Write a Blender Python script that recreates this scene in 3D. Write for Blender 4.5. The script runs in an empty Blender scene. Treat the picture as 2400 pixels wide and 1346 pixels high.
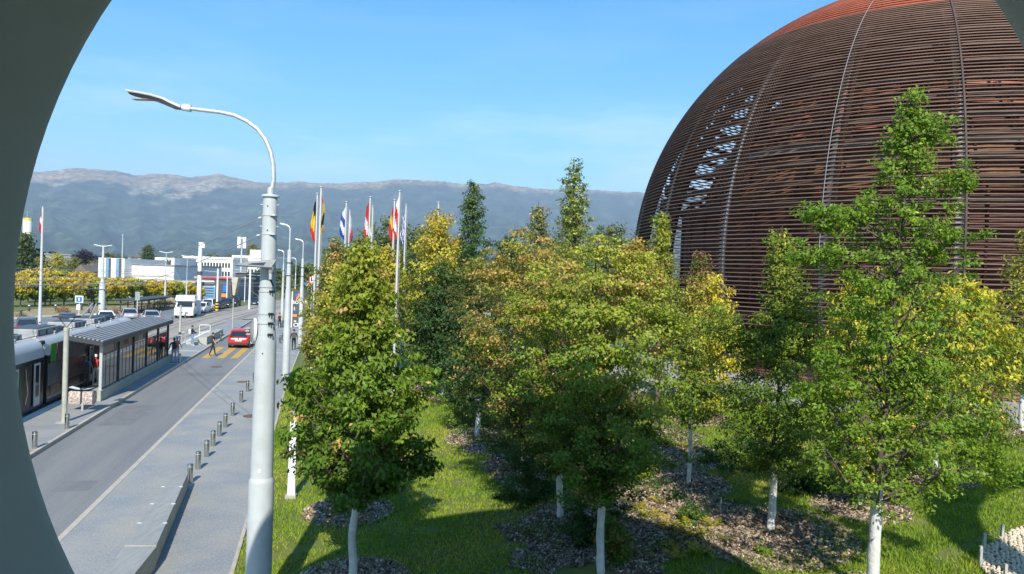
import bpy, bmesh, math, random
import numpy as np
from mathutils import Vector, Matrix
random.seed(7); rng = np.random.default_rng(7)
R = math.radians
sc = bpy.context.scene
C = sc.collection

# ------------------------------------------------------------------ camera
IW, IH, F, ROLL, PITCH, CH = 2400, 1346, 1733.0, R(2.1), R(-0.86), 6.8
_f = np.array([0, math.cos(PITCH), math.sin(PITCH)])
_r0 = np.array([1.0, 0, 0]); _u0 = np.cross(_r0, _f)
_r = _r0*math.cos(ROLL) + _u0*math.sin(ROLL); _u = -_r0*math.sin(ROLL) + _u0*math.cos(ROLL)
cam_data = bpy.data.cameras.new('camera'); cam = bpy.data.objects.new('camera', cam_data); C.objects.link(cam)
cam.matrix_world = Matrix(((_r[0], _u[0], -_f[0], 0), (_r[1], _u[1], -_f[1], 0), (_r[2], _u[2], -_f[2], CH), (0, 0, 0, 1)))
cam_data.sensor_width = 36; cam_data.lens = F/IW*36
cam_data.clip_start = 0.1; cam_data.clip_end = 40000
sc.camera = cam
# ------------------------------------------------------------------ light
SUN_EL, SUN_AZ = R(38.5), R(-3.5)            # shadows run away from the camera, turned a touch left
sdir = Vector((math.sin(SUN_AZ)*math.cos(SUN_EL), math.cos(SUN_AZ)*math.cos(SUN_EL), -math.sin(SUN_EL)))
sl = bpy.data.lights.new('sun', 'SUN'); sl.energy = 5.0; sl.angle = R(0.53); sl.color = (1.0, 0.94, 0.84)
so = bpy.data.objects.new('sun', sl); C.objects.link(so); so.rotation_euler = sdir.to_track_quat('-Z', 'Y').to_euler()
so.location = (0, -20, 60)
CLOUD = (4.3, 1.2, 0.2)
w = bpy.data.worlds.new('World'); sc.world = w; w.use_nodes = True
nt = w.node_tree; bg = nt.nodes['Background']
sky = nt.nodes.new('ShaderNodeTexSky'); sky.sky_type = 'NISHITA'; sky.sun_disc = False
sky.sun_elevation = SUN_EL; sky.sun_rotation = SUN_AZ + math.pi
sky.air_density = 1.1; sky.dust_density = 0.35; sky.ozone_density = 3.0; sky.altitude = 400
bg.inputs['Strength'].default_value = 0.15
# thin cirrus low in the sky
tc = nt.nodes.new('ShaderNodeTexCoord'); mp = nt.nodes.new('ShaderNodeMapping'); mp.inputs['Scale'].default_value = (1.6, 1.6, 9.0)
mp.inputs['Rotation'].default_value = (0.0, 0.28, 0.0); mp.inputs['Location'].default_value = CLOUD
nz = nt.nodes.new('ShaderNodeTexNoise'); nz.inputs['Scale'].default_value = 1.9; nz.inputs['Detail'].default_value = 9; nz.inputs['Roughness'].default_value = 0.62
rp = nt.nodes.new('ShaderNodeValToRGB'); rp.color_ramp.elements[0].position = 0.45; rp.color_ramp.elements[1].position = 0.72
rp.color_ramp.elements[1].color = (0.5, 0.5, 0.5, 1)
mx = nt.nodes.new('ShaderNodeMix'); mx.data_type = 'RGBA'; mx.inputs[7].default_value = (7.0, 7.4, 8.0, 1)
nt.links.new(tc.outputs['Generated'], mp.inputs[0]); nt.links.new(mp.outputs[0], nz.inputs[0]); nt.links.new(nz.outputs[0], rp.inputs[0])
hs = nt.nodes.new('ShaderNodeHueSaturation'); hs.inputs['Hue'].default_value = .495; hs.inputs['Saturation'].default_value = 1.42; nt.links.new(sky.outputs[0], hs.inputs['Color'])
sx_ = nt.nodes.new('ShaderNodeSeparateXYZ'); nt.links.new(tc.outputs['Generated'], sx_.inputs[0])
mrz = nt.nodes.new('ShaderNodeMapRange'); mrz.inputs[1].default_value = .10; mrz.inputs[2].default_value = .26; mrz.inputs[3].default_value = 1.25; mrz.inputs[4].default_value = .12; nt.links.new(sx_.outputs[2], mrz.inputs[0])
mlt = nt.nodes.new('ShaderNodeMath'); mlt.operation = 'MULTIPLY'; nt.links.new(rp.outputs[0], mlt.inputs[0]); nt.links.new(mrz.outputs[0], mlt.inputs[1]); nt.links.new(mlt.outputs[0], mx.inputs[0]); nt.links.new(hs.outputs[0], mx.inputs[6]); nt.links.new(mx.outputs[2], bg.inputs[0])
sc.view_settings.view_transform = 'Standard'; sc.view_settings.look = 'None'
sc.view_settings.exposure = 0.62; sc.view_settings.gamma = 1.0; sc.view_settings.use_curve_mapping = False
HAZE = 1.2e-4; LEAFQ = 1.0
sc.cycles.max_bounces = 6; sc.cycles.transparent_max_bounces = 8; sc.cycles.volume_bounces = 0
sc.cycles.sample_clamp_indirect = 6

# ------------------------------------------------------------------ surveying helpers
Dv = np.array([-.2324, .9726]); Nv = np.array([.9726, .2324]); ROAD_ROT = math.atan2(.2324, .9726)
def ray(x, y): return _f + _r*(x-IW/2)/F - _u*(y-IH/2)/F
def G(x, y, z=0.0):
    d = ray(x, y); return np.array([0, 0, CH]) + d*((z-CH)/d[2])
def AT(x, y, Y):
    d = ray(x, y); return np.array([0, 0, CH]) + d*(Y/d[1])
def PX(p):
    q = np.array(p, float) - np.array([0, 0, CH]); z = q @ _f
    return IW/2 + F*(q@_r)/z, IH/2 - F*(q@_u)/z
def W(s, t, z=0.0): return Vector((s*Nv[0]+t*Dv[0], s*Nv[1]+t*Dv[1], z))
MOUNDS = []
def terr(x, y):
    s = x*Nv[0]+y*Nv[1]
    q = np.clip((s+2.8)/24, 0, 1); z = 1.3*q*q*(3-2*q)+0.02
    for (mx_, my_, r_, h_) in MOUNDS:
        z = z + h_*np.exp(-((x-mx_)**2+(y-my_)**2)/(r_*r_))
    return z
def GT(x, y):
    z = 0.5
    for _ in range(25):
        p = G(x, y, z); z = 0.5*z + 0.5*float(terr(p[0], p[1]))
    return G(x, y, z)

# ------------------------------------------------------------------ materials
MT = {}
def mat(name, c1, rough=0.6, c2=None, scale=5.0, bump=0.0, bscale=None, metal=0.0, detail=4, spec=0.5, pos=False, c3=None, s3=40, amt3=0.5, stretch=None, coat=0, street=False):
    m = bpy.data.materials.new(name); m.use_nodes = True; n = m.node_tree; b = n.nodes['Principled BSDF']
    b.inputs['Roughness'].default_value = rough; b.inputs['Metallic'].default_value = metal
    b.inputs['Specular IOR Level'].default_value = spec; b.inputs['Coat Weight'].default_value = coat
    col = None
    if c2 or bump or c3:
        if pos: g = n.nodes.new('ShaderNodeNewGeometry').outputs['Position']
        else: g = n.nodes.new('ShaderNodeTexCoord').outputs['Object']
        if stretch:
            mm = n.nodes.new('ShaderNodeMapping'); mm.inputs['Scale'].default_value = stretch
            n.links.new(g, mm.inputs[0]); g = mm.outputs[0]
    if c2:
        if street:
            m1 = n.nodes.new('ShaderNodeMapping'); m1.inputs['Rotation'].default_value = (0, 0, -ROAD_ROT); m2 = n.nodes.new('ShaderNodeMapping'); m2.inputs['Scale'].default_value = (2.2, .16, 1)
            n.links.new(g, m1.inputs[0]); n.links.new(m1.outputs[0], m2.inputs[0])
        t = n.nodes.new('ShaderNodeTexNoise'); t.inputs['Scale'].default_value = scale; t.inputs['Detail'].default_value = detail
        t.inputs['Roughness'].default_value = 0.6
        n.links.new(m2.outputs[0] if street else g, t.inputs['Vector'])
        r = n.nodes.new('ShaderNodeValToRGB'); r.color_ramp.elements[0].position = 0.36; r.color_ramp.elements[1].position = 0.64
        r.color_ramp.elements[0].color = (*c1, 1); r.color_ramp.elements[1].color = (*c2, 1)
        n.links.new(t.outputs[0], r.inputs[0]); col = r.outputs[0]
    if c3:
        t = n.nodes.new('ShaderNodeTexNoise'); t.inputs['Scale'].default_value = s3; t.inputs['Detail'].default_value = 3
        n.links.new(g, t.inputs['Vector'])
        r = n.nodes.new('ShaderNodeValToRGB'); r.color_ramp.elements[0].position = 0.42; r.color_ramp.elements[1].position = 0.62
        r.color_ramp.elements[0].color = (0, 0, 0, 1); r.color_ramp.elements[1].color = (amt3, amt3, amt3, 1)
        n.links.new(t.outputs[0], r.inputs[0])
        x = n.nodes.new('ShaderNodeMix'); x.data_type = 'RGBA'; x.inputs[7].default_value = (*c3, 1)
        n.links.new(r.outputs[0], x.inputs[0])
        if col: n.links.new(col, x.inputs[6])
        else: x.inputs[6].default_value = (*c1, 1)
        col = x.outputs[2]
    if col: n.links.new(col, b.inputs['Base Color'])
    else: b.inputs['Base Color'].default_value = (*c1, 1)
    if bump:
        t = n.nodes.new('ShaderNodeTexNoise'); t.inputs['Scale'].default_value = bscale or scale*3; t.inputs['Detail'].default_value = 5
        n.links.new(g, t.inputs['Vector'])
        u = n.nodes.new('ShaderNodeBump'); u.inputs['Strength'].default_value = bump; u.inputs['Distance'].default_value = 0.02
        n.links.new(t.outputs[0], u.inputs['Height']); n.links.new(u.outputs[0], b.inputs['Normal'])
    MT[name] = m
    return m
def vmat(name, rough=0.5, trans=0.0, spec=0.4, mul=1.0):
    """material whose base colour is the mesh's own 'Col' attribute"""
    m = bpy.data.materials.new(name); m.use_nodes = True; n = m.node_tree; b = n.nodes['Principled BSDF']
    a = n.nodes.new('ShaderNodeAttribute'); a.attribute_name = 'Col'
    n.links.new(a.outputs['Color'], b.inputs['Base Color']); b.inputs['Roughness'].default_value = rough
    b.inputs['Specular IOR Level'].default_value = spec
    if trans:
        t = n.nodes.new('ShaderNodeBsdfTranslucent'); x = n.nodes.new('ShaderNodeMixShader'); x.inputs[0].default_value = trans
        n.links.new(a.outputs['Color'], t.inputs['Color']); n.links.new(b.outputs[0], x.inputs[1]); n.links.new(t.outputs[0], x.inputs[2])
        n.links.new(x.outputs[0], n.nodes['Material Output'].inputs['Surface'])
    MT[name] = m; return m
mat('tube_shell', (.62,.57,.45), .6, (.66,.61,.49), 1.5)
mat('asphalt', (.150,.160,.168), .9, (.215,.215,.205), 0.45, .3, 50, pos=True, c3=(.30,.29,.27), s3=17, amt3=.36, detail=9, street=True)
mat('sidewalk', (.205,.23,.25), .9, (.31,.30,.265), 0.55, .3, 50, pos=True, c3=(.42,.41,.38), s3=18, amt3=.42, detail=9)
mat('asphalt_patch', (.145,.152,.158), .92, (.19,.19,.185), 2.0, pos=True, c3=(.2,.2,.19), s3=22, amt3=.3)
mat('kerb', (.43,.37,.30), .8, (.5,.45,.37), 3, pos=True)
mat('track_bed', (.33,.29,.24), .85, (.42,.37,.30), .5, pos=True, c3=(.26,.23,.2), s3=3, amt3=.5)
mat('rail', (.10,.08,.07), .5)
mat('concrete', (.36,.36,.31), .8, (.46,.45,.38), 2.0, .15, 25, c3=(.30,.30,.24), s3=8, amt3=.4)
mat('concrete_top', (.27,.275,.26), .75, (.33,.335,.315), 3.0, .12, 20, stretch=(4, .6, 1))
mat('platform', (.22,.235,.24), .9, (.30,.30,.285), .7, .2, 60, pos=True, c3=(.34,.33,.31), s3=40, amt3=.5)
mat('white_line', (.72,.71,.66), .7, (.62,.61,.56), 4, pos=True)
mat('yellow_line', (.62,.36,.06), .7, (.5,.30,.07), 3, pos=True)
mat('manhole', (.13,.07,.05), .8, (.2,.1,.07), 8)
mat('steel', (.55,.54,.5), .24, metal=1.0)
mat('pole_paint', (.45,.49,.49), .45, (.50,.53,.53), 1.2, spec=.5, c3=(.36,.38,.36), s3=3.5, amt3=.35)
mat('pole_dark', (.05,.06,.07), .5)
mat('galv', (.50,.53,.52), .45, (.66,.68,.66), 18, metal=.45)
mat('lamp_white', (.75,.76,.74), .4)
mat('lamp_under', (.06,.055,.06), .5)
mat('lamp_glass', (.30,.27,.23), .15, (.4,.36,.3), 30)
mat('white_paint', (.80,.80,.78), .5, (.74,.74,.71), 3)
mat('dark_metal', (.045,.05,.055), .45)
mat('grey_roof', (.29,.28,.265), .5, (.34,.33,.31), 1.5)
mat('roof_gap_shade', (.05,.05,.05), .7)
mat('black', (.015,.015,.018), .35)
mat('rubber', (.02,.02,.02), .8)
mat('glass_dark', (.02,.028,.035), .08, spec=.8)
mat('glass_blue', (.05,.10,.16), .1, spec=.8)
mat('red_paint', (.55,.02,.02), .3, coat=.6)
mat('car_white', (.78,.78,.77), .3, coat=.5)
mat('car_black', (.02,.022,.028), .3, coat=.5)
mat('car_grey', (.10,.115,.14), .3, coat=.5)
mat('car_silver', (.42,.45,.48), .3, coat=.5, metal=.3)
mat('plastic_dark', (.03,.03,.03), .6)
mat('head_light', (.8,.8,.8), .15)
mat('tail_light', (.5,.02,.01), .2)
mat('plate_white', (.8,.8,.78), .4)
mat('tram_white', (.56,.55,.52), .35, (.50,.49,.47), .8)
mat('tram_black', (.018,.017,.018), .25, (.03,.026,.024), 1.5)
mat('tram_grey', (.33,.34,.33), .5, (.24,.25,.25), 2)
mat('blue_panel', (.16,.30,.46), .5)
mat('wall_white', (.80,.78,.73), .7, (.72,.70,.66), .08)
mat('wall_grey', (.25,.26,.27), .7)
mat('wall_dark', (.07,.07,.075), .6)
mat('wall_beige', (.48,.42,.33), .8)
mat('roof_brown', (.16,.13,.11), .8)
mat('sign_blue', (.02,.16,.5), .4)
mat('sign_red', (.6,.05,.04), .4)
mat('sign_grey', (.075,.075,.08), .5)
mat('orange', (.75,.25,.08), .5)
mat('lime', (.45,.65,.05), .5)
mat('skin', (.46,.28,.19), .6)
mat('hair_dark', (.02,.014,.01), .7)
mat('hair_grey', (.35,.25,.18), .7)
mat('denim', (.15,.25,.38), .8)
mat('denim_light', (.28,.40,.52), .8)
mat('cloth_black', (.02,.02,.022), .8)
mat('cloth_navy', (.02,.022,.045), .8)
mat('cloth_grey', (.36,.34,.32), .8)
mat('cloth_darkgrey', (.07,.07,.08), .8)
mat('cloth_red', (.5,.05,.04), .8)
mat('cloth_orange', (.7,.25,.13), .8)
mat('cloth_white', (.75,.74,.7), .8)
mat('f_black', (.02,.02,.02), .8); mat('f_yellow', (.80,.55,.04), .8); mat('f_red', (.60,.035,.03), .8)
mat('f_white', (.8,.8,.8), .8); mat('f_blue', (.03,.08,.38), .8); mat('f_green', (.02,.28,.08), .8); mat('f_darkred', (.2,.02,.02), .8)
mat('slat_wood', (.115,.060,.040), .75, (.215,.125,.088), .35, stretch=(1, 1, 30), c3=(.26,.17,.125), s3=.9, amt3=.45)
mat('cap_wood', (.36,.10,.055), .75, (.44,.14,.075), .8)
mat('cap_deck', (.28,.05,.022), .8, (.36,.07,.03), .5)
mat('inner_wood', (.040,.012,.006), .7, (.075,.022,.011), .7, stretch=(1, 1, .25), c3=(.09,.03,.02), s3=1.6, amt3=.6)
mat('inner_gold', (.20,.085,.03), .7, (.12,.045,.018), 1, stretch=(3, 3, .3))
mat('rib_wood', (.075,.05,.04), .7, (.10,.065,.05), 2)
mat('rib_steel', (.30,.29,.28), .5)
mat('gutter', (.17,.18,.17), .5)
mat('base_wood', (.20,.085,.055), .7, (.26,.115,.075), 2, stretch=(1, 1, 8))
mat('plaza', (.33,.31,.28), .85, (.37,.35,.31), .3, pos=True, c3=(.42,.40,.36), s3=30, amt3=.4)
mat('joint', (.16,.15,.14), .9)
mat('soil_grass', (.085,.13,.022), .95, (.15,.18,.035), .9, .4, 30, pos=True, c3=(.16,.13,.06), s3=.8, amt3=.45)
mat('far_field', (.16,.16,.07), .95, (.10,.14,.05), .02, pos=True)
mat('dry_grass', (.36,.28,.15), .95, (.25,.2,.1), .6, .4, 8, pos=True)
mat('blue_road', (.17,.19,.21), .85, (.20,.21,.22), .2, pos=True)
mat('mulch', (.12,.085,.058), .95, (.24,.17,.115), 14, 1.0, 30, pos=True)
mat('bark', (.075,.055,.042), .9, (.14,.11,.085), 9, .6, 30, stretch=(1, 1, .4))
mat('trunk_white', (.70,.70,.67), .8, (.60,.61,.58), 4, .7, 18, c3=(.36,.34,.29), s3=7, amt3=.3)
mat('flag_pole', (.50,.51,.50), .5)
mat('stone', (.60,.50,.36), .9, (.70,.60,.45), 4, .3, 20)
mat('post_grey', (.40,.42,.36), .7)
mat('wire', (.33,.35,.36), .5)
mat('wire_dark', (.10,.10,.11), .5)
mat('litter', (.5,.42,.36), .7, (.7,.66,.6), 14, c3=(.2,.12,.1), s3=20, amt3=.8)
mat('tower_yellow', (.65,.55,.06), .6)
for nm, a, b in (('ad_green', (.05,.25,.03), (.10,.35,.05)), ('ad_brown', (.12,.07,.055), (.22,.15,.12)), ('ad_grey', (.20,.19,.19), (.09,.08,.09)), ('poster', (.16,.06,.03), (.10,.05,.04))):
    mat(nm, a, .3, b, 3.5)
vmat('leaf', .5, .42, spec=.35); vmat('blade', .6, .35, spec=.2); vmat('chip', .9); vmat('paint_attr', .8)
# clear shelter glass
m = bpy.data.materials.new('glass_clear'); m.use_nodes = True; n = m.node_tree; n.nodes.remove(n.nodes['Principled BSDF'])
gl = n.nodes.new('ShaderNodeBsdfGlossy'); gl.inputs['Roughness'].default_value = .03; gl.inputs['Color'].default_value = (.9, .95, .95, 1)
tr = n.nodes.new('ShaderNodeBsdfTransparent'); tr.inputs['Color'].default_value = (.72, .80, .80, 1)
fr = n.nodes.new('ShaderNodeFresnel'); fr.inputs['IOR'].default_value = 1.5; ms = n.nodes.new('ShaderNodeMixShader')
ad = n.nodes.new('ShaderNodeMath'); ad.operation = 'ADD'; ad.inputs[1].default_value = .16
n.links.new(fr.outputs[0], ad.inputs[0])
n.links.new(ad.outputs[0], ms.inputs[0]); n.links.new(tr.outputs[0], ms.inputs[1]); n.links.new(gl.outputs[0], ms.inputs[2])
n.links.new(ms.outputs[0], n.nodes['Material Output'].inputs['Surface']); MT['glass_clear'] = m

# ------------------------------------------------------------------ mesh builder
class MB:
    def __init__(s): s.v = []; s.f = []; s.mi = []; s.m = []
    def _m(s, m):
        if m not in s.m: s.m.append(m)
        return s.m.index(m)
    def add(s, vs, fs, m):
        o = len(s.v); s.v += [tuple(p) for p in vs]; k = s._m(m)
        for f in fs: s.f.append(tuple(i+o for i in f)); s.mi.append(k)
        return s
    def box(s, x0, x1, y0, y1, z0, z1, m, tf=None):
        vs = [Vector(p) for p in ((x0,y0,z0),(x1,y0,z0),(x1,y1,z0),(x0,y1,z0),(x0,y0,z1),(x1,y0,z1),(x1,y1,z1),(x0,y1,z1))]
        if tf: vs = [tf @ p for p in vs]
        return s.add(vs, [(0,3,2,1),(4,5,6,7),(0,1,5,4),(1,2,6,5),(2,3,7,6),(3,0,4,7)], m)
    def bar(s, a, b, wd, ht, m, up=(0,0,1)):
        a = Vector(a); b = Vector(b); d = (b-a).normalized(); u = Vector(up)
        if abs(d.dot(u)) > .98: u = Vector((0,1,0))
        x = d.cross(u).normalized()*wd/2; y = x.normalized().cross(d)*ht/2
        vs = [a-x-y, a+x-y, a+x+y, a-x+y, b-x-y, b+x-y, b+x+y, b-x+y]
        return s.add(vs, [(0,1,2,3),(7,6,5,4),(0,4,5,1),(1,5,6,2),(2,6,7,3),(3,7,4,0)], m)
    def tube(s, pts, rad, m, n=8, cap=True, sx=1.0):
        pts = [Vector(p) for p in pts]; k = len(pts)
        if not hasattr(rad, '__len__'): rad = [rad]*k
        vs = []; prev = None
        for i, p in enumerate(pts):
            d = (pts[min(i+1,k-1)]-pts[max(i-1,0)]).normalized()
            if prev is None:
                u = Vector((0,0,1)) if abs(d.z) < .9 else Vector((1,0,0))
                x = d.cross(u).normalized()
            else: x = (prev - d*prev.dot(d)).normalized()
            prev = x; y = d.cross(x)
            for j in range(n):
                a = 2*math.pi*j/n; vs.append(p + x*math.cos(a)*rad[i]*sx + y*math.sin(a)*rad[i])
        fs = []
        for i in range(k-1):
            for j in range(n): fs.append((i*n+j, i*n+(j+1)%n, (i+1)*n+(j+1)%n, (i+1)*n+j))
        if cap: fs.append(tuple(range(n))[::-1]); fs.append(tuple((k-1)*n+j for j in range(n)))
        return s.add(vs, fs, m)
    def lathe(s, prof, m, n=20, c=(0,0,0), cap=False):
        vs = []; k = len(prof)
        for (r_, z) in prof:
            for j in range(n):
                a = 2*math.pi*j/n; vs.append((c[0]+r_*math.cos(a), c[1]+r_*math.sin(a), c[2]+z))
        fs = [(i*n+j, i*n+(j+1)%n, (i+1)*n+(j+1)%n, (i+1)*n+j) for i in range(k-1) for j in range(n)]
        if cap: fs.append(tuple((k-1)*n+j for j in range(n))); fs.append(tuple(range(n))[::-1])
        return s.add(vs, fs, m)
    def loft(s, rings, m, cap=True):
        n = len(rings[0]); vs = [p for r_ in rings for p in r_]; fs = []
        for i in range(len(rings)-1):
            for j in range(n): fs.append((i*n+j, i*n+(j+1)%n, (i+1)*n+(j+1)%n, (i+1)*n+j))
        if cap: fs.append(tuple(range(n))[::-1]); fs.append(tuple((len(rings)-1)*n+j for j in range(n)))
        return s.add(vs, fs, m)
    def prism(s, poly, h0, h1, m, tf=None):
        """poly = (x,y) list, extruded in z"""
        n = len(poly); vs = [Vector((p[0], p[1], h0)) for p in poly]+[Vector((p[0], p[1], h1)) for p in poly]
        if tf: vs = [tf @ p for p in vs]
        return s.add(vs, [tuple(range(n))[::-1], tuple(range(n, 2*n))]+[(i, (i+1)%n, n+(i+1)%n, n+i) for i in range(n)], m)
    def build(s, name, parent=None, smooth=False, bevel=0):
        me = bpy.data.meshes.new(name); me.from_pydata(s.v, [], s.f)
        for m in s.m: me.materials.append(MT[m])
        me.polygons.foreach_set('material_index', s.mi)
        if smooth: me.polygons.foreach_set('use_smooth', [True]*len(s.f))
        me.update()
        o = bpy.data.objects.new(name, me); C.objects.link(o)
        if parent: o.parent = parent
        if bevel:
            b = o.modifiers.new('bevel', 'BEVEL'); b.width = bevel; b.segments = 2; b.limit_method = 'ANGLE'
        if smooth: autosmooth(me)
        return o
def autosmooth(me, ang=40):
    try: me.set_sharp_from_angle(angle=R(ang))
    except Exception: pass
def tag(o, label, cat, group=None):
    o['label'] = label; o['category'] = cat
    if group: o['group'] = group
    return o
def struct(o): o['kind'] = 'structure'; return o
def stuff(o): o['kind'] = 'stuff'; return o
def thing(name, label, cat, loc=(0,0,0), rz=0.0, group=None):
    o = bpy.data.objects.new(name, None); C.objects.link(o); o.location = loc; o.rotation_euler = (0,0,rz)
    o.empty_display_size = .3
    return tag(o, label, cat, group)
def dup(root, loc, rz=None, label=None, group=None, scale=None):
    r = root.copy(); C.objects.link(r); r.location = loc
    if rz is not None: r.rotation_euler = (0,0,rz)
    if label: r['label'] = label
    if group: r['group'] = group
    if scale: r.scale = (scale,)*3
    for ch in KIDS(root):
        c = ch.copy(); C.objects.link(c); c.parent = r
        for g in KIDS(ch):
            d = g.copy(); C.objects.link(d); d.parent = c
    return r
def KIDS(o): return [c for c in bpy.data.objects if c.parent == o]
def raw_mesh(name, V, Fc, m, col=None, parent=None):
    """big numpy mesh; Fc (n,3|4)"""
    me = bpy.data.meshes.new(name); nv, nf, k = len(V), len(Fc), Fc.shape[1]
    me.vertices.add(nv); me.vertices.foreach_set('co', V.astype(np.float32).ravel())
    me.loops.add(nf*k); me.loops.foreach_set('vertex_index', Fc.astype(np.int32).ravel())
    me.polygons.add(nf); me.polygons.foreach_set('loop_start', np.arange(0, nf*k, k, dtype=np.int32))
    me.update(calc_edges=True)
    if col is not None:
        a = me.color_attributes.new('Col', 'FLOAT_COLOR', 'POINT')
        c4 = np.concatenate([col, np.ones((nv, 1))], 1); a.data.foreach_set('color', c4.astype(np.float32).ravel())
    me.materials.append(MT[m]); me.validate()
    o = bpy.data.objects.new(name, me); C.objects.link(o)
    if parent: o.parent = parent
    return o
# ================================================================== SETTING
from mathutils import noise as mn
# ---- far ground
g = MB(); g.add([(-14000,-3000,-.06),(14000,-3000,-.06),(14000,12500,-.06),(-14000,12500,-.06)], [(0,1,2,3)], 'far_field')
struct(g.build('ground'))
# ---- mountain ridge
crest = [(-900,430),(-300,415),(0,402),(90,400),(150,396),(200,393),(270,399),(300,406),(330,409),(400,407),(450,414),(470,412),(510,405),(540,416),(620,428),(700,424),(760,428),(800,430),(880,424),(960,420),(1010,424),(1100,431),(1160,429),(1250,439),(1300,444),(1360,442),(1430,448),(1500,450),(1800,462),(2400,480),(3300,470)]
tree_l = [(-900,30),(90,33),(200,40),(280,38),(330,36),(350,62),(380,52),(400,34),(425,62),(460,64),(510,46),(545,36),(600,24),(700,15),(760,14),(850,26),(900,16),(1000,14),(1150,16),(1300,14),(1500,10),(3300,12)]
cx_, cy_ = zip(*crest); tx_, ty_ = zip(*tree_l)
NA, NR = 1100, 110
az = np.linspace(R(-52), R(52), NA); uu = np.linspace(0, 1.12, NR)
V = np.zeros((NR, NA, 3)); COL = np.zeros((NR, NA, 3))
for j, a in enumerate(az):
    # pixel column of this azimuth at the ridge, then the crest's elevation there
    d = np.array([math.sin(a), math.cos(a), .12]); px = IW/2 + F*(d@_r)/(d@_f); px = min(max(px, -900), 3300)
    py = np.interp(px, cx_, cy_); rr = ray(px, py); el = rr[2]/math.hypot(rr[0], rr[1])
    jag = 14*mn.fractal(Vector((a*60, 3.3, 0)), 1, 2, 5)
    Rc = 9000+500*mn.noise(Vector((a*3, 0, 0))); zc = CH+Rc*el+jag
    band = np.interp(px, tx_, ty_)/F*Rc
    for i, u in enumerate(uu):
        r_ = 3200+(Rc-3200)*u
        if u <= 1: prof = .34*u + .66*u**2.1
        else: prof = 1-(u-1)*1.4
        x, y = math.sin(a)*r_, math.cos(a)*r_
        nn = mn.fractal(Vector((x/900, y/1500, .5)), 1, 2, 6)
        gul = abs(mn.noise(Vector((a*26+.6*mn.noise(Vector((a*9, u*3, 0))), u*1.2, 4))))
        env = math.sin(math.pi*min(u, 1))**.7 if u < 1 else 0
        z = zc*prof + env*(85*nn - 130*gul)
        V[i, j] = (x, y, z)
        dz = (zc-z) - band*(1+.35*mn.noise(Vector((a*70, u*9, 1))))
        k = 1/(1+math.exp(max(-40, min(40, dz/14))))
        n2 = mn.fractal(Vector((x/150, y/220, z/90)), 1, 2, 4)
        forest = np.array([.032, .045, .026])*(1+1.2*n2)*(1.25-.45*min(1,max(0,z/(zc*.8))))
        meadow = np.array([.235, .160, .075])*(1+.8*n2)
        rock = np.array([.22, .185, .135])
        rk = 1/(1+math.exp(-(n2-.42)*22)); meadow = meadow*(1-.6*rk)+rock*.6*rk
        # lone clearings and scree in the woods
        cl = mn.noise(Vector((a*42, z/120, 7)))
        scr = 1/(1+math.exp(-(cl-.47)*40))*(.5+.5*mn.noise(Vector((a*300, z/14, 0)))) * (1 if dz < 260 else .3)
        c_ = meadow*k+forest*(1-k); c_ = c_*(1-.55*scr)+np.array([.22, .19, .14])*.55*scr
        sh = 0
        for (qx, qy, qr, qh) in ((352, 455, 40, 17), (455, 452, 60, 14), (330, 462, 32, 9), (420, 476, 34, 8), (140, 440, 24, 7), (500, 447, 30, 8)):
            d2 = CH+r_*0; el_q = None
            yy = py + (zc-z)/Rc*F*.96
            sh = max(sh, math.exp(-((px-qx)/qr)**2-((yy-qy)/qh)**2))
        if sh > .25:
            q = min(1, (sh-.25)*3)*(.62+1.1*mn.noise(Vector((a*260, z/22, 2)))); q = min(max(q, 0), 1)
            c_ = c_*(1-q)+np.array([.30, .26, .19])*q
        COL[i, j] = np.clip(c_, .01, .8)
idx = np.arange(NR*NA).reshape(NR, NA)
Fq = np.stack([idx[:-1, :-1], idx[:-1, 1:], idx[1:, 1:], idx[1:, :-1]], -1).reshape(-1, 4)
mo = bpy.data.materials.new('mountain'); mo.use_nodes = True; n = mo.node_tree; b = n.nodes['Principled BSDF']; b.inputs['Roughness'].default_value = 1; b.inputs['Specular IOR Level'].default_value = 0
a_ = n.nodes.new('ShaderNodeAttribute'); a_.attribute_name = 'Col'; gp = n.nodes.new('ShaderNodeNewGeometry'); tn = n.nodes.new('ShaderNodeTexNoise')
tn.inputs['Scale'].default_value = .02; tn.inputs['Detail'].default_value = 4; n.links.new(gp.outputs['Position'], tn.inputs['Vector'])
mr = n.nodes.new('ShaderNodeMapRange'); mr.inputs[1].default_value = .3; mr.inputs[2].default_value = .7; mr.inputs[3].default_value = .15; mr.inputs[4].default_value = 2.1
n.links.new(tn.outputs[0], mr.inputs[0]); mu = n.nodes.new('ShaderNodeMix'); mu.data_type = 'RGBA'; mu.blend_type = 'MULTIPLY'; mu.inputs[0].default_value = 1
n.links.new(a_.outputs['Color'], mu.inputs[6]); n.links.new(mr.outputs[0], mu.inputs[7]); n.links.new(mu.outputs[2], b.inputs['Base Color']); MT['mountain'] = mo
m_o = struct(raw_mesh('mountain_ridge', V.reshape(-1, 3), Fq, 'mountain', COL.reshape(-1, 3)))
# ---- haze: one box of even air around everything
hm = bpy.data.materials.new('haze'); hm.use_nodes = True; n = hm.node_tree; n.nodes.remove(n.nodes['Principled BSDF'])
pv = n.nodes.new('ShaderNodeVolumePrincipled'); pv.inputs['Density'].default_value = HAZE; pv.inputs['Color'].default_value = (.60, .80, 1, 1); pv.inputs['Anisotropy'].default_value = 0.0
n.links.new(pv.outputs[0], n.nodes['Material Output'].inputs['Volume']); MT['haze'] = hm
hz = MB().box(-15000, 15000, -3500, 13000, -1.3, 1400, 'haze').build('haze'); stuff(hz); hz.visible_shadow = True

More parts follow.
